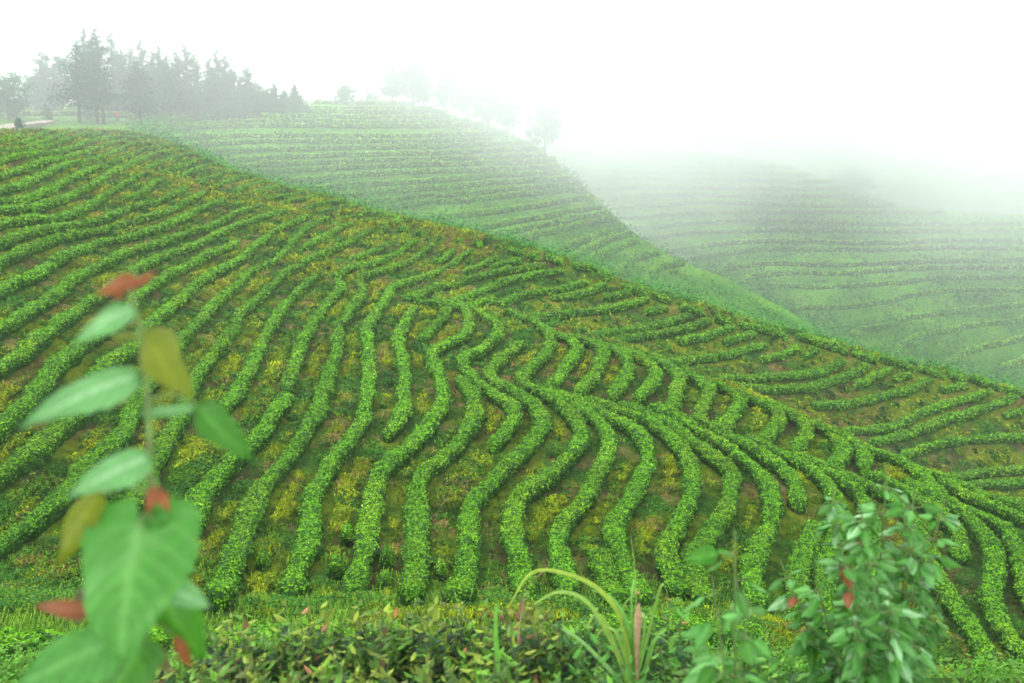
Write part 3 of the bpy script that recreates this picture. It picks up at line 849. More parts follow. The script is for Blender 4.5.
def make_tree(name, u, vb, vt, wpx, Y, kind, label, cat, group, bare=0.18):
    a, _ = ray(u, vb); x = float(a) * Y
    x = np.array([x]); zz = float(zat(x, np.array([float(Y)]))[0])
    base = np.array([x[0], Y, zz - 0.2])
    top_z = float(e_of_v(vt)) * Y
    h = max(1.2, top_z - base[2]); w = wpx / F * Y * (1.25 if kind == 'fir' else 1.1)
    t = empty(name, base); tag(t, label, cat, group)
    B = Bag()
    lean = rng.normal(size=2) * 0.02 * h
    zs = np.linspace(0, 1, 7)
    tp = np.stack([lean[0] * zs ** 2, lean[1] * zs ** 2, zs * h * (0.98 if kind == 'fir' else 0.8)], -1)
    r0 = 0.016 * h + 0.05
    B.add(*tube(tp, r0 * (1 - 0.9 * zs)), None)
    P, Nn = [], []
    if kind == 'fir':
        nb = int(60 + h * 4)
        for k in range(nb):
            f_ = bare + (1 - bare) * (k + rng.random()) / nb
            fr = (f_ - bare) / (1 - bare)
            env = (1 - fr) ** 0.62 * min(1, 0.5 + fr * 4)
            bl = w * 0.70 * env * (0.45 + 0.75 * rng.random()) + 0.05
            th = rng.random() * 2 * math.pi
            d = np.array([math.cos(th), math.sin(th), 0.12 + 0.35 * fr - 0.25 * (1 - fr)])
            b0 = np.array([np.interp(f_ * h, tp[:, 2], tp[:, 0]), np.interp(f_ * h, tp[:, 2], tp[:, 1]), f_ * h * 0.98])
            if bl > w * 0.2: B.add(*tube([b0, b0 + d * bl * 0.9], [0.05, 0.02], 4), None)
            m = int(8 + 60 * bl / (w * 0.5 + 0.01))
            s = rng.random(m) ** 0.7
            q = b0 + d * bl * s[:, None] + rng.normal(size=(m, 3)) * np.array([1, 1, 0.7]) * (0.05 + 0.13 * bl)
            q[:, 2] -= 0.10 * bl * s
            P.append(q); Nn.append(np.tile(d * 0.4 + np.array([0, 0, 0.8]), (m, 1)))
    else:
        nl = int(20 + w * 2.2)
        for k in range(nl):
            f_ = (0.35 if bare > 0.25 else 0.25) + 0.68 * (k + rng.random() * 0.8) / nl
            th = rng.random() * 2 * math.pi
            env = math.sin(math.pi * min(0.96, max(0.06, (f_ - 0.15) / 0.9))) ** 0.6
            rr = w * 0.5 * env * rng.random() ** 0.5 * 0.8
            c = np.array([math.cos(th) * rr, math.sin(th) * rr, f_ * h * 0.93])
            B.add(*tube([tp[3] * (0.5 + 0.5 * f_), (tp[3] + c) / 2 + rng.normal(size=3) * 0.1, c], [r0 * 0.5, r0 * 0.3, 0.02], 5), None)
            cr = w * 0.22 * (0.6 + 0.7 * rng.random())
            for kk in range(7):
                sc = c + rng.normal(size=3) * cr * 0.6
                m = int(26)
                dd = rng.normal(size=(m, 3)); dd /= np.linalg.norm(dd, axis=1, keepdims=True)
                q = sc + dd * cr * 0.45 * np.array([1, 1, 0.7]) * rng.random((m, 1)) ** 0.4
                P.append(q); Nn.append(dd + np.array([0, 0, 0.5]))
    P = np.vstack(P); Nn = np.vstack(Nn)
    B.build('trunk', M_BARK, t, True)
    sz = max(0.12, 1.9 * Y / F * min(1, 0.35 + h / 9)) * (1 - 0.5 * np.clip(P[:, 2] / h, 0, 1) ** 3)
    lv, lf = leaf_quads(P, Nn, sz * 1.25, 0.6, 0.6)
    base_c = np.array([(0.026, 0.125, 0.070), (0.034, 0.145, 0.072), (0.024, 0.110, 0.072)])[rng.integers(0, 3)]
    if kind != 'fir': base_c = np.array([0.040, 0.160, 0.075])
    c = base_c * (0.65 + 0.7 * rng.random((len(P), 1)))
    mesh_obj('crown', lv, lf, M_TREE, t, col=np.repeat(c, 4, 0))
    return t

GR = 'trees of the grove on the left skyline'
TREES = [  # u, base v, top v, width px, Y, kind, label
 (8, 116, 68, 46, 150, 'broad', "spreading dark broadleaf tree at the far left end of the skyline"),
 (-14, 116, 62, 40, 146, 'broad', "broadleaf tree cut by the left edge of the picture"),
 (40, 112, 72, 30, 152, 'broad', "round low tree with a ragged top left of the tall firs"),
 (47, 112, 51, 24, 156, 'fir', "layered pine rising behind the round low tree"),
 (63, 112, 46, 30, 150, 'broad', "tall rounded tree just left of the thickest firs"),
 (80, 122, 40, 30, 131, 'fir', "broad fir with a bare lower trunk nearest the road"),
 (88, 117, 25, 22, 140, 'fir', "tallest fir with a thin pointed tip in the grove"),
 (98, 123, 34, 26, 131, 'fir', "fir in front of the tallest pair with twin trunks"),
 (104, 123, 27, 22, 134, 'fir', "second tallest fir beside the red figure"),
 (117, 112, 30, 20, 150, 'fir', "slim pointed fir standing a little apart behind the red figure"),
 (126, 112, 48, 20, 150, 'fir', "shorter fir right of the slim pointed one"),
 (134, 114, 46, 22, 146, 'fir', "dense fir left of the gap in the grove's middle"),
 (141, 124, 60, 26, 130, 'fir', "low wide fir with its foot among the terrace hedges"),
 (147, 113, 38, 20, 148, 'fir', "narrow fir with the highest tip in the grove's middle"),
 (155, 116, 50, 24, 142, 'fir', "full fir right of the narrow middle fir"),
 (163, 114, 44, 18, 150, 'fir', "slender fir tip between two full firs"),
 (171, 122, 54, 26, 132, 'fir', "wide fir low down in front at the grove's right half"),
 (181, 116, 49, 20, 145, 'fir', "fir just left of the twin pointed firs"),
 (191, 116, 43, 20, 144, 'fir', "pointed fir of the right half with its top above its neighbours"),
 (199, 118, 54, 20, 140, 'fir', "shorter fir leaning against the pointed fir"),
 (212, 114, 57, 14, 150, 'fir', "thin see-through fir standing in a small gap"),
 (219, 118, 48, 20, 142, 'fir', "dense fir at the right end of the tall trees"),
 (228, 118, 54, 20, 144, 'fir', "fir with a blunt top next to the rightmost tall fir"),
 (236, 116, 66, 22, 146, 'broad', "rounded tree below the blunt-topped fir"),
 (248, 114, 67, 22, 148, 'fir', "fir sloping down towards the low end of the grove"),
 (257, 114, 84, 20, 150, 'broad', "low tree filling the foot of the grove's right end"),
 (268, 113, 88, 18, 152, 'broad', "small bushy tree left of the wispy saplings"),
 (275, 113, 83, 9, 153, 'fir', "wispy sapling with a feathery top at the grove's end"),
 (286, 112, 90, 12, 154, 'fir', "short wispy sapling between two taller ones"),
 (296, 111, 84, 10, 156, 'fir', "last thin sapling of the grove standing against the sky"),
 (303, 111, 103, 12, 158, 'broad', "tiny bush on the skyline where the grove ends"),
]
for T in TREES:
    u, vb, vt, w, Y, kind, lab = T
    Y = float(np.clip(unproject(u, min(vb, 121) + 3, kyat(float(ray(u, vb)[0]), K_CREST) + 4, 172)[1], 128, 172))
    make_tree('fir_tree' if kind == 'fir' else 'broadleaf_tree', u, vb, vt, w, Y, kind, lab, 'tree', GR, 0.24 if vb > 121 else 0.08)
HT = 'misty trees on the middle hilltop'
for T in [(346, 102, 85, 17, 166, 'broad', "small cone-shaped tree alone on the hill's highest point"),
          (373, 103, 93, 14, 168, 'broad', "small bush left of the two misty hilltop trees"),
          (393, 106, 64, 17, 165, 'fir', "narrow misty tree left of the taller hilltop tree"),
          (413, 108, 57, 30, 165, 'broad', "tallest misty tree on the hilltop with gaps in its crown"),
          (424, 110, 76, 18, 165, 'broad', "leafy misty tree touching the tallest hilltop tree"),
          (447, 112, 72, 26, 166, 'broad', "pale spreading tree fading into fog right of the tallest"),
          (468, 116, 80, 24, 166, 'broad', "pale tree in the middle of the fog-veiled clump"),
          (489, 122, 86, 26, 165, 'broad', "broad pale tree at the right of the fog-veiled clump"),
          (508, 128, 98, 22, 164, 'broad', "low pale tree sinking into fog below the clump"),
          (545, 146, 104, 34, 160, 'broad', "ghostly tree farthest down the foggy ridge")]:
    u, vb, vt, w, Y, kind, lab = T
    make_tree('misty_tree', u, vb, vt, w, Y, kind, lab, 'tree', HT, 0.3)
make_tree('misty_tree', 853, 208, 172, 38, 200, 'broad', "lone ghostly tree in the fog above the right-hand terraces", 'tree', 'tree on the foggy hill', 0.3)
make_tree('sapling', 20, 131, 118, 8, 108, 'broad', "little dark sapling at the edge of the pale road", 'sapling', 'roadside saplings', 0.3)
make_tree('sapling', 49, 122, 108, 10, 128, 'broad', "small pale green sapling beyond the road among the terraces", 'sapling', 'roadside saplings', 0.3)

# ------------------------------------------------------------------ the tiny figure in red among the firs
def skin_figure(name, joints, edges, radii, mat, parent):
    me = bpy.data.meshes.new(name); me.from_pydata(joints, edges, []); me.update()
    o = bpy.data.objects.new(name, me); scene.collection.objects.link(o)
    md = o.modifiers.new('skin', 'SKIN'); me_sk = me.skin_vertices[0] if me.skin_vertices else None
    if me_sk is None:
        bpy.context.view_layer.objects.active = o; bpy.ops.mesh.customdata_skin_add(); me_sk = me.skin_vertices[0]
    for i, r in enumerate(radii): me_sk.data[i].radius = (r, r)
    me_sk.data[0].use_root = True
    sb = o.modifiers.new('sub', 'SUBSURF'); sb.levels = 2; sb.render_levels = 2
    me.materials.append(mat); o.parent = parent
    return o
def make_person(u, v, Y):
    a, _ = ray(u, v); x = float(a) * Y; z = float(zat(np.array([x]), np.array([float(Y)]))[0])
    t = empty('person', (x, Y, z))
    tag(t, "small distant person in a red jacket standing among the firs, facing the rows", 'person')
    skin = plain_mat("skin", (0.45, 0.27, 0.19), 0.6); red = plain_mat("red_cloth", (0.62, 0.10, 0.06), 0.8); trs = plain_mat("dark_cloth", (0.06, 0.06, 0.09), 0.8); hair = plain_mat("hair", (0.02, 0.015, 0.012), 0.6)
    J = [(0,0,.95),(0,0,1.15),(0,-.02,1.38),(0,-.03,1.48),(0,-.05,1.58),(0,-.05,1.68),
         (.10,0,.90),(.11,-.02,.50),(.12,0,.09),(.12,-.13,.04),(-.10,0,.90),(-.11,-.02,.50),(-.12,0,.09),(-.12,-.13,.04),
         (.19,-.01,1.36),(.24,-.04,1.10),(.20,-.22,.98),(.19,-.29,.97),(-.19,-.01,1.36),(-.24,-.04,1.10),(-.20,-.22,.98),(-.19,-.29,.97)]
    E = [(0,1),(1,2),(2,3),(3,4),(4,5),(0,6),(6,7),(7,8),(8,9),(0,10),(10,11),(11,12),(12,13),(2,14),(14,15),(15,16),(16,17),(2,18),(18,19),(19,20),(20,21)]
    Rr = [.13,.13,.12,.055,.095,.075,.09,.065,.045,.035,.09,.065,.045,.035,.06,.045,.033,.03,.06,.045,.033,.03]
    skin_figure('body', J, E, Rr, skin, t)
    skin_figure('jacket', [J[0],J[1],J[2],J[14],J[15],J[16],J[18],J[19],J[20],(0,0,.85)], [(0,1),(1,2),(2,3),(3,4),(4,5),(2,6),(6,7),(7,8),(0,9)], [.17,.17,.155,.085,.07,.055,.085,.07,.055,.18], red, t)
    skin_figure('trousers', [J[0],J[6],J[7],(.12,0,.14),J[10],J[11],(-.12,0,.14)], [(0,1),(1,2),(2,3),(0,4),(4,5),(5,6)], [.15,.115,.085,.07,.115,.085,.07], trs, t)
    skin_figure('hair', [(0,-.02,1.66),(0,-.03,1.74),(0,.03,1.60)], [(0,1),(0,2)], [.105,.07,.07], hair, t)
    return t
make_person(116.5, 111, 133)

# ------------------------------------------------------------------ foreground plants
def px_pt(u, v, Y):
    a, e = ray(u, v); return np.array([float(a) * Y, Y, float(e) * Y])
def big_leaf(base, tip, width, up, fold=0.25, curl=0.2, heart=False, nu=18, nv=9, wave=0.07, shape=0.36):
    """a single leaf blade; returns vertices, faces, uv-like (s, t)"""
    base = np.array(base, float); tip = np.array(tip, float)
    ax = tip - base; L = np.linalg.norm(ax); ax /= L
    n = np.array(up, float); n -= n.dot(ax) * ax; n /= np.linalg.norm(n); sd_ = np.cross(n, ax)
    s = np.linspace(0, 1, nu)
    w = np.sin(math.pi * s ** (math.log(0.5) / math.log(shape))) ** 0.85 * (1 - 0.25 * s)
    w[-1] = 0.0
    if heart: w = (1 - s) ** 0.72 * (1 + 0.55 * s) * (1 - np.exp(-(s + 0.004) / 0.035)); w /= w.max()
    else: w[0] = 0.03
    t = np.linspace(-1, 1, nv)
    ph = rng.random() * 6
    V = []
    for i, si in enumerate(s):
        back = -0.20 * L * (1 - min(1, si * 4)) if heart else 0
        for tj in t:
            off = tj * w[i] * width / 2
            z = -fold * abs(off) - curl * L * (si - 0.5) ** 2 * 4 * 0.25 + curl * L * 0.25 + wave * width * math.sin(9 * si + ph + 3 * tj) * abs(tj)
            back_ = back * abs(tj) ** 1.2
            serr = 1 + (0.035 if (i % 3) else 0) * (abs(tj) > 0.99)
            z += 0.012 * L * math.cos(2 * math.pi * (si * 7 - abs(tj) * 2.2)) * min(1, abs(tj) * 3)
            V.append(base + ax * (si * L + back_ - abs(off) * 0.08) + sd_ * off * serr + n * z)
    V = np.array(V)
    i, j = np.meshgrid(np.arange(nu - 1), np.arange(nv - 1), indexing='ij')
    f = np.stack([i * nv + j, i * nv + j + 1, (i + 1) * nv + j + 1, (i + 1) * nv + j], -1).reshape(-1, 4)
    S = np.repeat(s, nv); T = np.tile(t, nu)
    return V, f, S, T
def veins(S, T, col, vein):
    v = np.exp(-(T / 0.10) ** 2) + 0.55 * np.exp(-(((S * 7 - np.abs(T) * 2.2) % 1 - 0.5) / 0.13) ** 2)
    v = np.clip(v, 0, 1)[:, None]
    return np.array(col) * (1 - 0.6 * v) + np.array(vein) * 0.6 * v

LEAFCOL = {'pale': ((0.115, 0.31, 0.085), (0.42, 0.60, 0.36)), 'green': ((0.060, 0.225, 0.028), (0.16, 0.38, 0.09)), 'deep': ((0.035, 0.15, 0.008), (0.09, 0.28, 0.03)),
           'olive': ((0.13, 0.17, 0.006), (0.18, 0.22, 0.012)), 'red': ((0.22, 0.065, 0.02), (0.30, 0.14, 0.045)), 'brown': ((0.09, 0.07, 0.03), (0.13, 0.10, 0.05)), 'mid': ((0.070, 0.24, 0.040), (0.17, 0.38, 0.11))}
M_LEAF = foliage_mat("broad_leaves", 0.42, 0.35, 0.25, nscale=60, nstr=0.12)

def wild_plant(name, label, cat, Y, stem, leaves, ground_v=None, group=None, stem_r=0.004):
    """stem: pixels from top to bottom; leaves: (base px, tip px, width px, colour, tilt, depth shift, heart)"""
    sp = [px_pt(u, v, Y + dy) for u, v, dy in stem]
    bx, by = sp[-1][0], sp[-1][1]
    gz = float(zat(np.array([bx]), np.array([by]))[0])
    t = empty(name, (bx, by, gz)); tag(t, label, cat, group)
    org = np.array([bx, by, gz])
    pts = [p - org for p in sp] + [np.array([0, 0, -0.03])]
    pts = catmull(pts, 6)
    k = np.linspace(0.5, 1.6, len(pts))
    v, f = tube(pts, stem_r * k, 7)
    mesh_obj('stem', v, f, M_STEM, t, smooth=True)
    for (b, tp_, w, colr, tilt, dz, heart) in leaves:
        p0 = px_pt(b[0], b[1], Y) - org; p1 = px_pt(tp_[0], tp_[1], Y + dz) - org
        # nearest stem point for the petiole
        q = np.array(pts)[np.argmin(np.linalg.norm((np.array(pts) - p0)[:, [0, 2]], axis=1))]
        up = np.array([0, -math.sin(tilt), math.cos(tilt)])
        V, fc, S, T = big_leaf(p0, p1, w / F * Y, up, heart=heart, nu=44, nv=21, curl=0.3)
        c = veins(S, T, *LEAFCOL[colr])
        B = Bag(); B.add(V, fc, (1, 1, 1)); B.c[-1] = c
        if np.linalg.norm(q - p0) > 0.004:
            mid = (q + p0) / 2 + np.array([0, 0, 0.01])
            pv, pf = tube(np.array([q, mid, p0 + (p1 - p0) * 0.03]), stem_r * 0.5, 5)
            B.add(pv, pf, (0.15, 0.25, 0.06))
        B.build('leaf', M_LEAF, t, True)
    return t
LV = [
 ((139,277),(94,296),20,'red',1.1,-.02,False), ((128,288),(158,272),11,'red',1.2,.03,False), ((124,296),(104,290),8,'red',1.0,0,False),
 ((134,306),(74,345),30,'pale',1.0,-.06,False), ((140,338),(110,336),9,'olive',0.7,.02,False),
 ((144,332),(192,398),52,'olive',1.45,-.05,False), ((140,374),(18,428),44,'pale',1.05,-.10,False),
 ((138,414),(218,410),16,'pale',0.6,.02,False), ((196,404),(257,462),40,'deep',1.4,-.06,False),
 ((150,456),(66,498),42,'pale',1.1,-.08,False), ((100,492),(58,566),34,'olive',1.35,.05,False),
 ((158,486),(146,514),16,'red',1.3,.0,False), ((158,490),(170,512),14,'red',1.3,.0,False),
 ((140,524),(122,660),126,'green',1.4,-.12,True), ((150,520),(200,560),44,'green',1.3,.03,False),
 ((160,582),(212,608),34,'pale',1.0,.0,False), ((160,588),(206,660),58,'deep',1.35,.05,False),
 ((118,640),(12,690),70,'mid',1.0,-.12,False), ((92,610),(34,606),22,'red',1.2,.05,False), ((94,590),(74,622),30,'brown',1.3,.06,False),
 ((148,640),(170,672),26,'brown',1.3,.04,False), ((176,636),(192,668),16,'red',1.2,.03,False), ((138,650),(110,705),60,'deep',1.35,.05,True),
]
wild_plant('broadleaf_weed', "tall weed with large heart-shaped leaves and red shoot tips close to the camera", 'weed', 1.15,
           [(128,284,0),(140,330,0),(148,400,0),(150,470,.01),(148,540,.02),(146,640,.03),(150,720,.05),(155,900,.1)], LV)

def leafy_shrub(name, label, cat, Y, tips, root_px, lsize, per, colset, red=0.1, group=None, jit=14, spread=0.9):
    """several upright stems from one root, ovate leaves along them"""
    rp_ = px_pt(root_px[0], root_px[1], Y); gz = float(zat(np.array([rp_[0]]), np.array([rp_[1]]))[0])
    org = np.array([rp_[0], rp_[1], gz]); t = empty(name, org); tag(t, label, cat, group)
    S = Bag(); L = Bag()
    for (u, v, dy) in tips:
        p1 = px_pt(u, v, Y + dy) - org
        mid = p1 * 0.5 + np.array([p1[0] * -0.12, 0, 0.05]) + rng.normal(size=3) * 0.02
        path = catmull([np.array([0, 0, -0.03]) + rng.normal(size=3) * 0.02, mid, p1], 8)
        sv, sf = tube(path, np.linspace(0.007, 0.002, len(path)), 5); S.add(sv, sf)
        ln = np.linalg.norm(p1)
        n = int(per * ln)
        for k in range(n):
            s = 0.12 + 0.88 * (k + rng.random()) / n
            q = path[min(len(path) - 1, int(s * (len(path) - 1)))]
            th = rng.random() * 6.28
            el = rng.uniform(-0.7, 0.35)
            d = np.array([math.cos(th), math.sin(th), el]); d /= np.linalg.norm(d)
            sz = lsize * (0.65 + 0.6 * rng.random()) * (1 - 0.15 * s)
            pe = q + d * sz * 0.45
            V, fc, SS, TT = big_leaf(pe, pe + (d + np.array([0, 0, -0.35])) * sz, sz * 0.6, np.array([0, -0.25, 1.0]) + rng.normal(size=3) * 0.35, nu=7, nv=5, curl=0.15)
            cn = 'red' if (s > 0.85 and rng.random() < red * 4)  else colset[rng.integers(0, len(colset))]
            L.add(V, fc); L.c[-1] = veins(SS, TT, *LEAFCOL[cn]) * (0.75 + 0.5 * rng.random())
            pv, pf = tube(np.array([q, pe]), 0.0015, 4); S.add(pv, pf)
    S.build('stem', M_STEM, t, True); L.build('foliage', M_LEAF, t, True)
    return t
leafy_shrub('leafy_shrub', "tall loose shrub with pale ovate leaves at the lower right of the bank", 'shrub', 2.9,
            [(888,462,0),(832,480,.15),(945,500,.1),(780,560,.2),(915,485,-.1),(860,500,-.2),(905,510,.2),(925,540,-.1),(840,545,-.3),(815,575,0),(870,560,.3),(940,590,.1),(890,590,-.4),(850,610,-.4),(800,610,.1),(915,630,-.3)],
            (872,800), 0.066, 92, ['mid','green','deep','green','pale','deep','mid'], 0.007)
leafy_shrub('leafy_shrub', "thin shrub with few pale leaves and an orange tip left of the larger shrub", 'shrub', 2.3,
            [(735,530,0),(712,575,.1),(750,600,-.1),(722,640,-.2)], (730,840), 0.085, 30, ['mid','deep','green'], 0.012)

def tea_bush(u, v, Y, w, h, label, cols, n, lsize=0.057):
    a, _ = ray(u, v); x = float(a) * Y
    gz = float(zat(np.array([x]), np.array([float(Y)]))[0]); topz = float(e_of_v(v - 10)) * Y
    hh = max(0.3, topz - gz)
    org = np.array([x, Y, gz]); t = empty('tea_bush', org); tag(t, label, 'tea bush', 'tea bushes on the bank below the camera')
    S = Bag(); L = Bag()
    ns = int(n * 2.5 / 7)
    for k in range(ns):
        th = rng.random() * 6.28; rr = rng.random() ** 0.5
        px_, py_ = math.cos(th) * rr * w / 2, math.sin(th) * rr * w / 2 * 0.9
        zt = hh * (1 - 0.35 * rr ** 2) * (0.62 + 0.42 * rng.random())
        p1 = np.array([px_, py_, zt])
        path = catmull([np.array([px_ * 0.3, py_ * 0.3, -0.02]), np.array([px_ * 0.8, py_ * 0.8, zt * 0.6]), p1], 4)
        sv, sf = tube(path, np.linspace(0.003, 0.0012, len(path)), 4); S.add(sv, sf)
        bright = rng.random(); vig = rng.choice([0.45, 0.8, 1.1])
        for m in range(11):
            s = 1 - 0.7 * (m / 11) ** 1.1
            q = path[min(len(path) - 1, int(s * (len(path) - 1)))] if m else p1
            a2 = rng.random() * 6.28; el = rng.uniform(0.1, 1.0) if m < 3 else rng.uniform(-0.3, 0.6)
            d = np.array([math.cos(a2), math.sin(a2), el]); d /= np.linalg.norm(d)
            sz = lsize * (0.7 + 0.6 * rng.random()) * (0.75 if m < 2 else 1.1)
            V, fc, SS, TT = big_leaf(q, q + d * sz, sz * 0.42, np.array([-d[0] * 0.5, -d[1] * 0.5 - 0.15, 1.0]), nu=6, nv=4, curl=-0.25 * rng.random(), fold=0.35, shape=0.5)
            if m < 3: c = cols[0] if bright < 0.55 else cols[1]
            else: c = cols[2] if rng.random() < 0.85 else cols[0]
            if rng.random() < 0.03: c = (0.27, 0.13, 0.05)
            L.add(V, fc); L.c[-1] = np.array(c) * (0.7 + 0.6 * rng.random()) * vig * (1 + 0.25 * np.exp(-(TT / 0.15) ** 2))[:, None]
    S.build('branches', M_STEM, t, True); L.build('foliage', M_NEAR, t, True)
    return t
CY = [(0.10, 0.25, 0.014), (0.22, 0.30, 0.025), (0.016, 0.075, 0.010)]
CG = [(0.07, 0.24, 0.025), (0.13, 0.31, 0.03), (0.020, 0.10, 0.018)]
TB = [
 (150, 668, 3.5, 0.55, .4, "yellowish tea bush beside the stem of the large-leaved weed", CY, 320),
 (225, 632, 3.7, 0.62, .5, "tea bush with yellow and pink young leaves second from the weed", CY, 480),
 (300, 622, 3.9, 0.65, .5, "tea bush with a few tall shoots left of the picture's middle", CY, 520),
 (375, 612, 3.9, 0.65, .5, "bright tea bush whose shoots touch the foot of the rows", CY, 560),
 (450, 610, 3.8, 0.65, .5, "dense yellow-green tea bush left of the arching grass", CY, 600),
 (520, 612, 3.7, 0.62, .5, "tea bush directly behind the arching grass blades", CY, 560),
 (585, 622, 3.7, 0.62, .5, "mixed green tea bush under the tips of the arching grass", CG, 520),
 (655, 612, 3.6, 0.55, .5, "darker tea bush right of the dry pink sheath", CG, 420),
 (760, 655, 3.4, 0.55, .5, "low dark tea bush between the two wild shrubs", CG, 380),
 (990, 690, 3.3, 0.5, .4, "low green bush in the bottom right corner", CG, 260),
 (340, 660, 3.0, 0.6, .4, "nearest yellow tea bush along the bottom edge", CY, 420),
 (470, 662, 3.0, 0.6, .4, "nearest tea bush below the arching grass root", CY, 420),
 (600, 668, 3.0, 0.6, .4, "nearest dark green tea bush at the bottom edge", CG, 420),
 (230, 672, 3.0, 0.6, .4, "pale yellow tea bush at the bottom edge near the brown leaves", CY, 380),
 (690, 672, 3.0, 0.55, .4, "small bottom-edge tea bush left of the thin shrub", CG, 300),
]
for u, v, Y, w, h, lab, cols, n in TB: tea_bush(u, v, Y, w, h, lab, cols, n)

def blade(pts, width, Y, mat, root=None):
    p = np.array([px_pt(u, v, Y + dy) for u, v, dy in pts])
    p = catmull(p, 8); n = len(p)
    t = np.gradient(p, axis=0); t /= np.linalg.norm(t, axis=1, keepdims=True)
    view = np.array([0.15, -0.75, 0.6]); s = np.cross(t, view); s /= np.linalg.norm(s, axis=1, keepdims=True)
    nn = np.cross(s, t)
    k = np.linspace(0, 1, n); w = width * np.minimum(1, 0.35 + k * 3) * (1 - k) ** 0.45
    V = np.stack([p - s * w[:, None] / 2, p + nn * w[:, None] * 0.12, p + s * w[:, None] / 2], 1).reshape(-1, 3)
    i, j = np.meshgrid(np.arange(n - 1), np.arange(2), indexing='ij')
    f = np.stack([i * 3 + j, i * 3 + j + 1, (i + 1) * 3 + j + 1, (i + 1) * 3 + j], -1).reshape(-1, 4)
    return V, f
gx = px_pt(634, 700, 3.2); gz = float(zat(np.array([gx[0]]), np.array([gx[1]]))[0])
org = np.array([gx[0], gx[1], gz])
t = empty('long_grass', org); tag(t, "clump of long arching grass blades rising above the tea bushes", 'grass clump')
BLX = []
for k in range(9):
    tx = rng.uniform(560, 690); ty = rng.uniform(585, 650)
    BLX.append(([(636 + rng.normal() * 3, 700, 0), ((636 + tx) / 2 + rng.normal() * 4, (680 + ty) / 2 - 22, rng.normal() * .04), (tx * .8 + 127, ty - 6, rng.normal() * .06), (tx, ty + 8, rng.normal() * .1)], rng.uniform(.006, .013), (0.14 + 0.1 * rng.random(), 0.36, 0.06)))
BL = BLX + [([(636,700,0),(625,630,0),(600,590,-.02),(560,572,-.05),(530,574,-.08),(508,608,-.12)], .019, (0.30,0.42,0.05)),
      ([(638,700,0),(630,640,0),(612,605,.0),(585,582,.02),(552,570,.05)], .015, (0.16,0.36,0.06)),
      ([(632,700,0),(618,655,0),(590,605,-.05),(560,592,-.08),(532,605,-.1)], .022, (0.24,0.40,0.07)),
      ([(636,700,0),(633,660,0),(628,625,0),(612,598,.05),(590,590,.1)], .018, (0.14,0.34,0.06)),
      ([(640,700,0),(637,640,0),(636,600,.02),(634,560,.05),(630,533,.06)], .006, (0.25,0.36,0.08)),
      ([(634,700,0),(610,670,-.05),(580,640,-.1),(560,628,-.12)], .020, (0.22,0.42,0.12)),
      ([(500,690,0),(496,640,0),(496,612,0),(498,602,0)], .020, (0.16,0.40,0.06))]
for pts, w, c in BL:
    V, f = blade(pts, w, 3.2, None)
    mesh_obj('blade', V - org, f, M_NEAR, t, col=np.tile(np.array(c), (len(V), 1)), smooth=True)
# dry sheath beside the blades
V, f = tube(np.array([px_pt(637, 680, 3.18), px_pt(637, 640, 3.18), px_pt(638, 615, 3.18), px_pt(639, 603, 3.18)]), [0.004, 0.010, 0.014, 0.002], 7)
o = mesh_obj('dry_sheath', V - org, f, M_DRY, t, smooth=True)
for j, (pts, lab) in enumerate([([(524, 588), (545, 570)], "short dry straw stub poking up left of the arching grass")]):
    p = np.array([px_pt(518, 640, 3.4), px_pt(pts[0][0], pts[0][1], 3.4), px_pt(pts[1][0], pts[1][1], 3.4)])
    V, f = tube(p, [0.003, 0.003, 0.004], 6)
    o = mesh_obj('dry_stalk', V - p[0], f, M_DRY, smooth=True); o.location = p[0]; tag(o, lab, 'stalk')

# ------------------------------------------------------------------ air
def box(name, lo, hi, mat):
    lo = np.array(lo, float); hi = np.array(hi, float)
    c = (lo + hi) / 2; h = (hi - lo) / 2
    V = np.array([[sx, sy, sz] for sx in (-1, 1) for sy in (-1, 1) for sz in (-1, 1)], float) * h
    f = np.array([[0, 1, 3, 2], [4, 6, 7, 5], [0, 4, 5, 1], [2, 3, 7, 6], [0, 2, 6, 4], [1, 5, 7, 3]])
    o = mesh_obj(name, V, f, mat); o.location = c
    return o
m, tr = new_mat("haze_air")
out = tr.nodes.new("ShaderNodeOutputMaterial"); pv = tr.nodes.new("ShaderNodeVolumePrincipled")
pv.inputs['Color'].default_value = (0.995, 0.998, 1.0, 1); pv.inputs['Density'].default_value = 0.0005
pv.inputs['Anisotropy'].default_value = 0.0
tr.links.new(pv.outputs[0], out.inputs['Volume'])
zmin = float(ZG.min())
o = box('haze', (-2600, -20, zmin - 1), (2600, 1700, max(float(ZG.max()), 14) + 6), m); tag(o, kind='stuff')

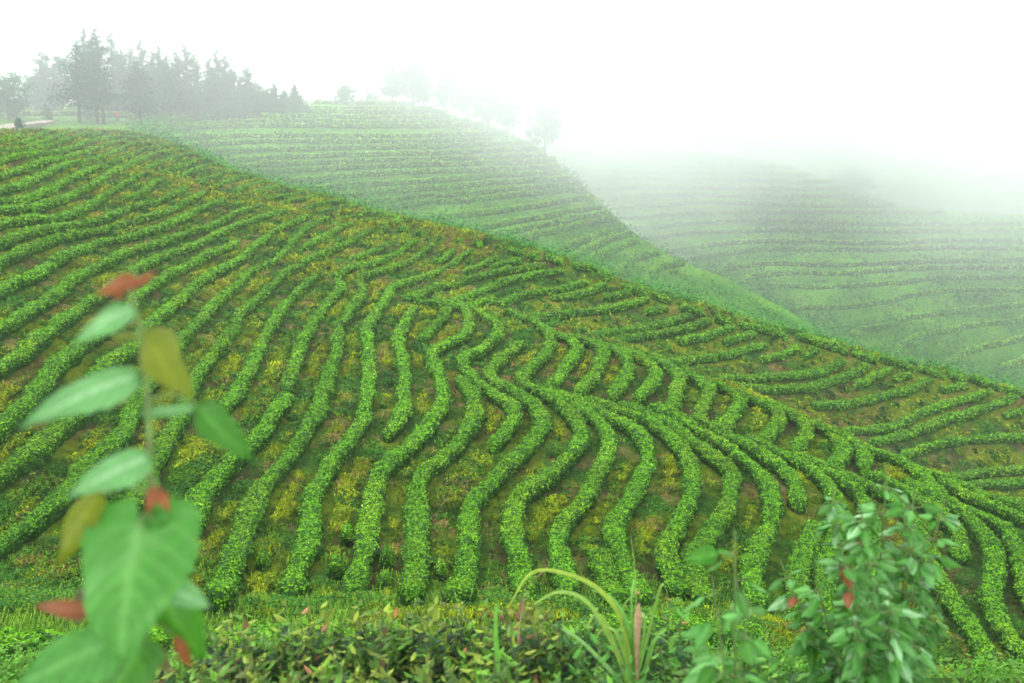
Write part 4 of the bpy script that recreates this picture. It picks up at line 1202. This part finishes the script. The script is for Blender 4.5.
m, tr = new_mat("mist_cloud")
N, L = tr.nodes, tr.links
out = N.new("ShaderNodeOutputMaterial"); pv = N.new("ShaderNodeVolumePrincipled")
pv.inputs['Color'].default_value = (0.997, 0.999, 1.0, 1)
geo = N.new("ShaderNodeNewGeometry")
no = N.new("ShaderNodeTexNoise"); no.inputs['Scale'].default_value = 0.022; no.inputs['Detail'].default_value = 3.0
L.new(geo.outputs['Position'], no.inputs['Vector'])
sep = N.new("ShaderNodeSeparateXYZ"); L.new(geo.outputs['Position'], sep.inputs[0])
def mapr(src, a, b, c=0.0, d=1.0):
    q = N.new("ShaderNodeMapRange"); q.interpolation_type = 'SMOOTHSTEP'
    q.inputs[1].default_value = a; q.inputs[2].default_value = b; q.inputs[3].default_value = c; q.inputs[4].default_value = d
    L.new(src, q.inputs[0]); return q.outputs[0]
def math2(op, a, b):
    q = N.new("ShaderNodeMath"); q.operation = op
    for k, s in enumerate((a, b)):
        if isinstance(s, (int, float)): q.inputs[k].default_value = s
        else: L.new(s, q.inputs[k])
    return q.outputs[0]
nz = mapr(no.outputs[0], 0.36, 0.62, 0.22, 1.25)
fx = mapr(sep.outputs[0], -30, 8)
fy = math2('MULTIPLY', mapr(sep.outputs[1], 118, 170), mapr(sep.outputs[1], 260, 330, 1.0, 0.0))
fz = mapr(sep.outputs[2], -14, 6)
d = math2('MULTIPLY', math2('MULTIPLY', nz, fx), math2('MULTIPLY', fy, fz))
d = math2('MULTIPLY', d, 0.125)
thin = math2('MULTIPLY', math2('MULTIPLY', mapr(no.outputs[0], 0.3, 0.7, 0.6, 1.2), mapr(sep.outputs[1], 60, 135)), mapr(sep.outputs[2], -28, 0, 0.30, 1.0))
thin = math2('MULTIPLY', thin, math2('MULTIPLY', mapr(sep.outputs[1], 260, 330, 1.0, 0.0), mapr(sep.outputs[2], 20, 38, 1.0, 0.0)))
d = math2('ADD', d, math2('MULTIPLY', thin, 0.0070))
def puff(cx, cy, cz, r, dens):
    q = N.new("ShaderNodeVectorMath"); q.operation = 'DISTANCE'; q.inputs[1].default_value = (cx, cy, cz)
    L.new(geo.outputs['Position'], q.inputs[0])
    return math2('MULTIPLY', math2('MULTIPLY', mapr(q.outputs['Value'], r * 0.1, r, 1.0, 0.0), mapr(no.outputs[0], 0.36, 0.62, 0.4, 1.3)), dens)
for pf_ in [(16, 152, 4, 36, 0.042), (-20, 160, 6, 20, 0.05), (40, 205, 8, 48, 0.045), (72, 172, -2, 36, 0.040), (105, 190, -6, 36, 0.040), (42, 190, 6, 40, 0.02), (2, 142, 8, 26, 0.02), (-72, 142, 4, 70, 0.002)]:
    d = math2('ADD', d, puff(*pf_))
L.new(d, pv.inputs['Density']); L.new(pv.outputs[0], out.inputs['Volume'])
o = box('mist', (-190, 58, -45), (260, 335, 45), m); tag(o, "bank of white fog rolling over the right-hand hill and ridge", kind='stuff')
print("objects", len(bpy.data.objects), "polys", sum(len(me.polygons) for me in bpy.data.meshes))
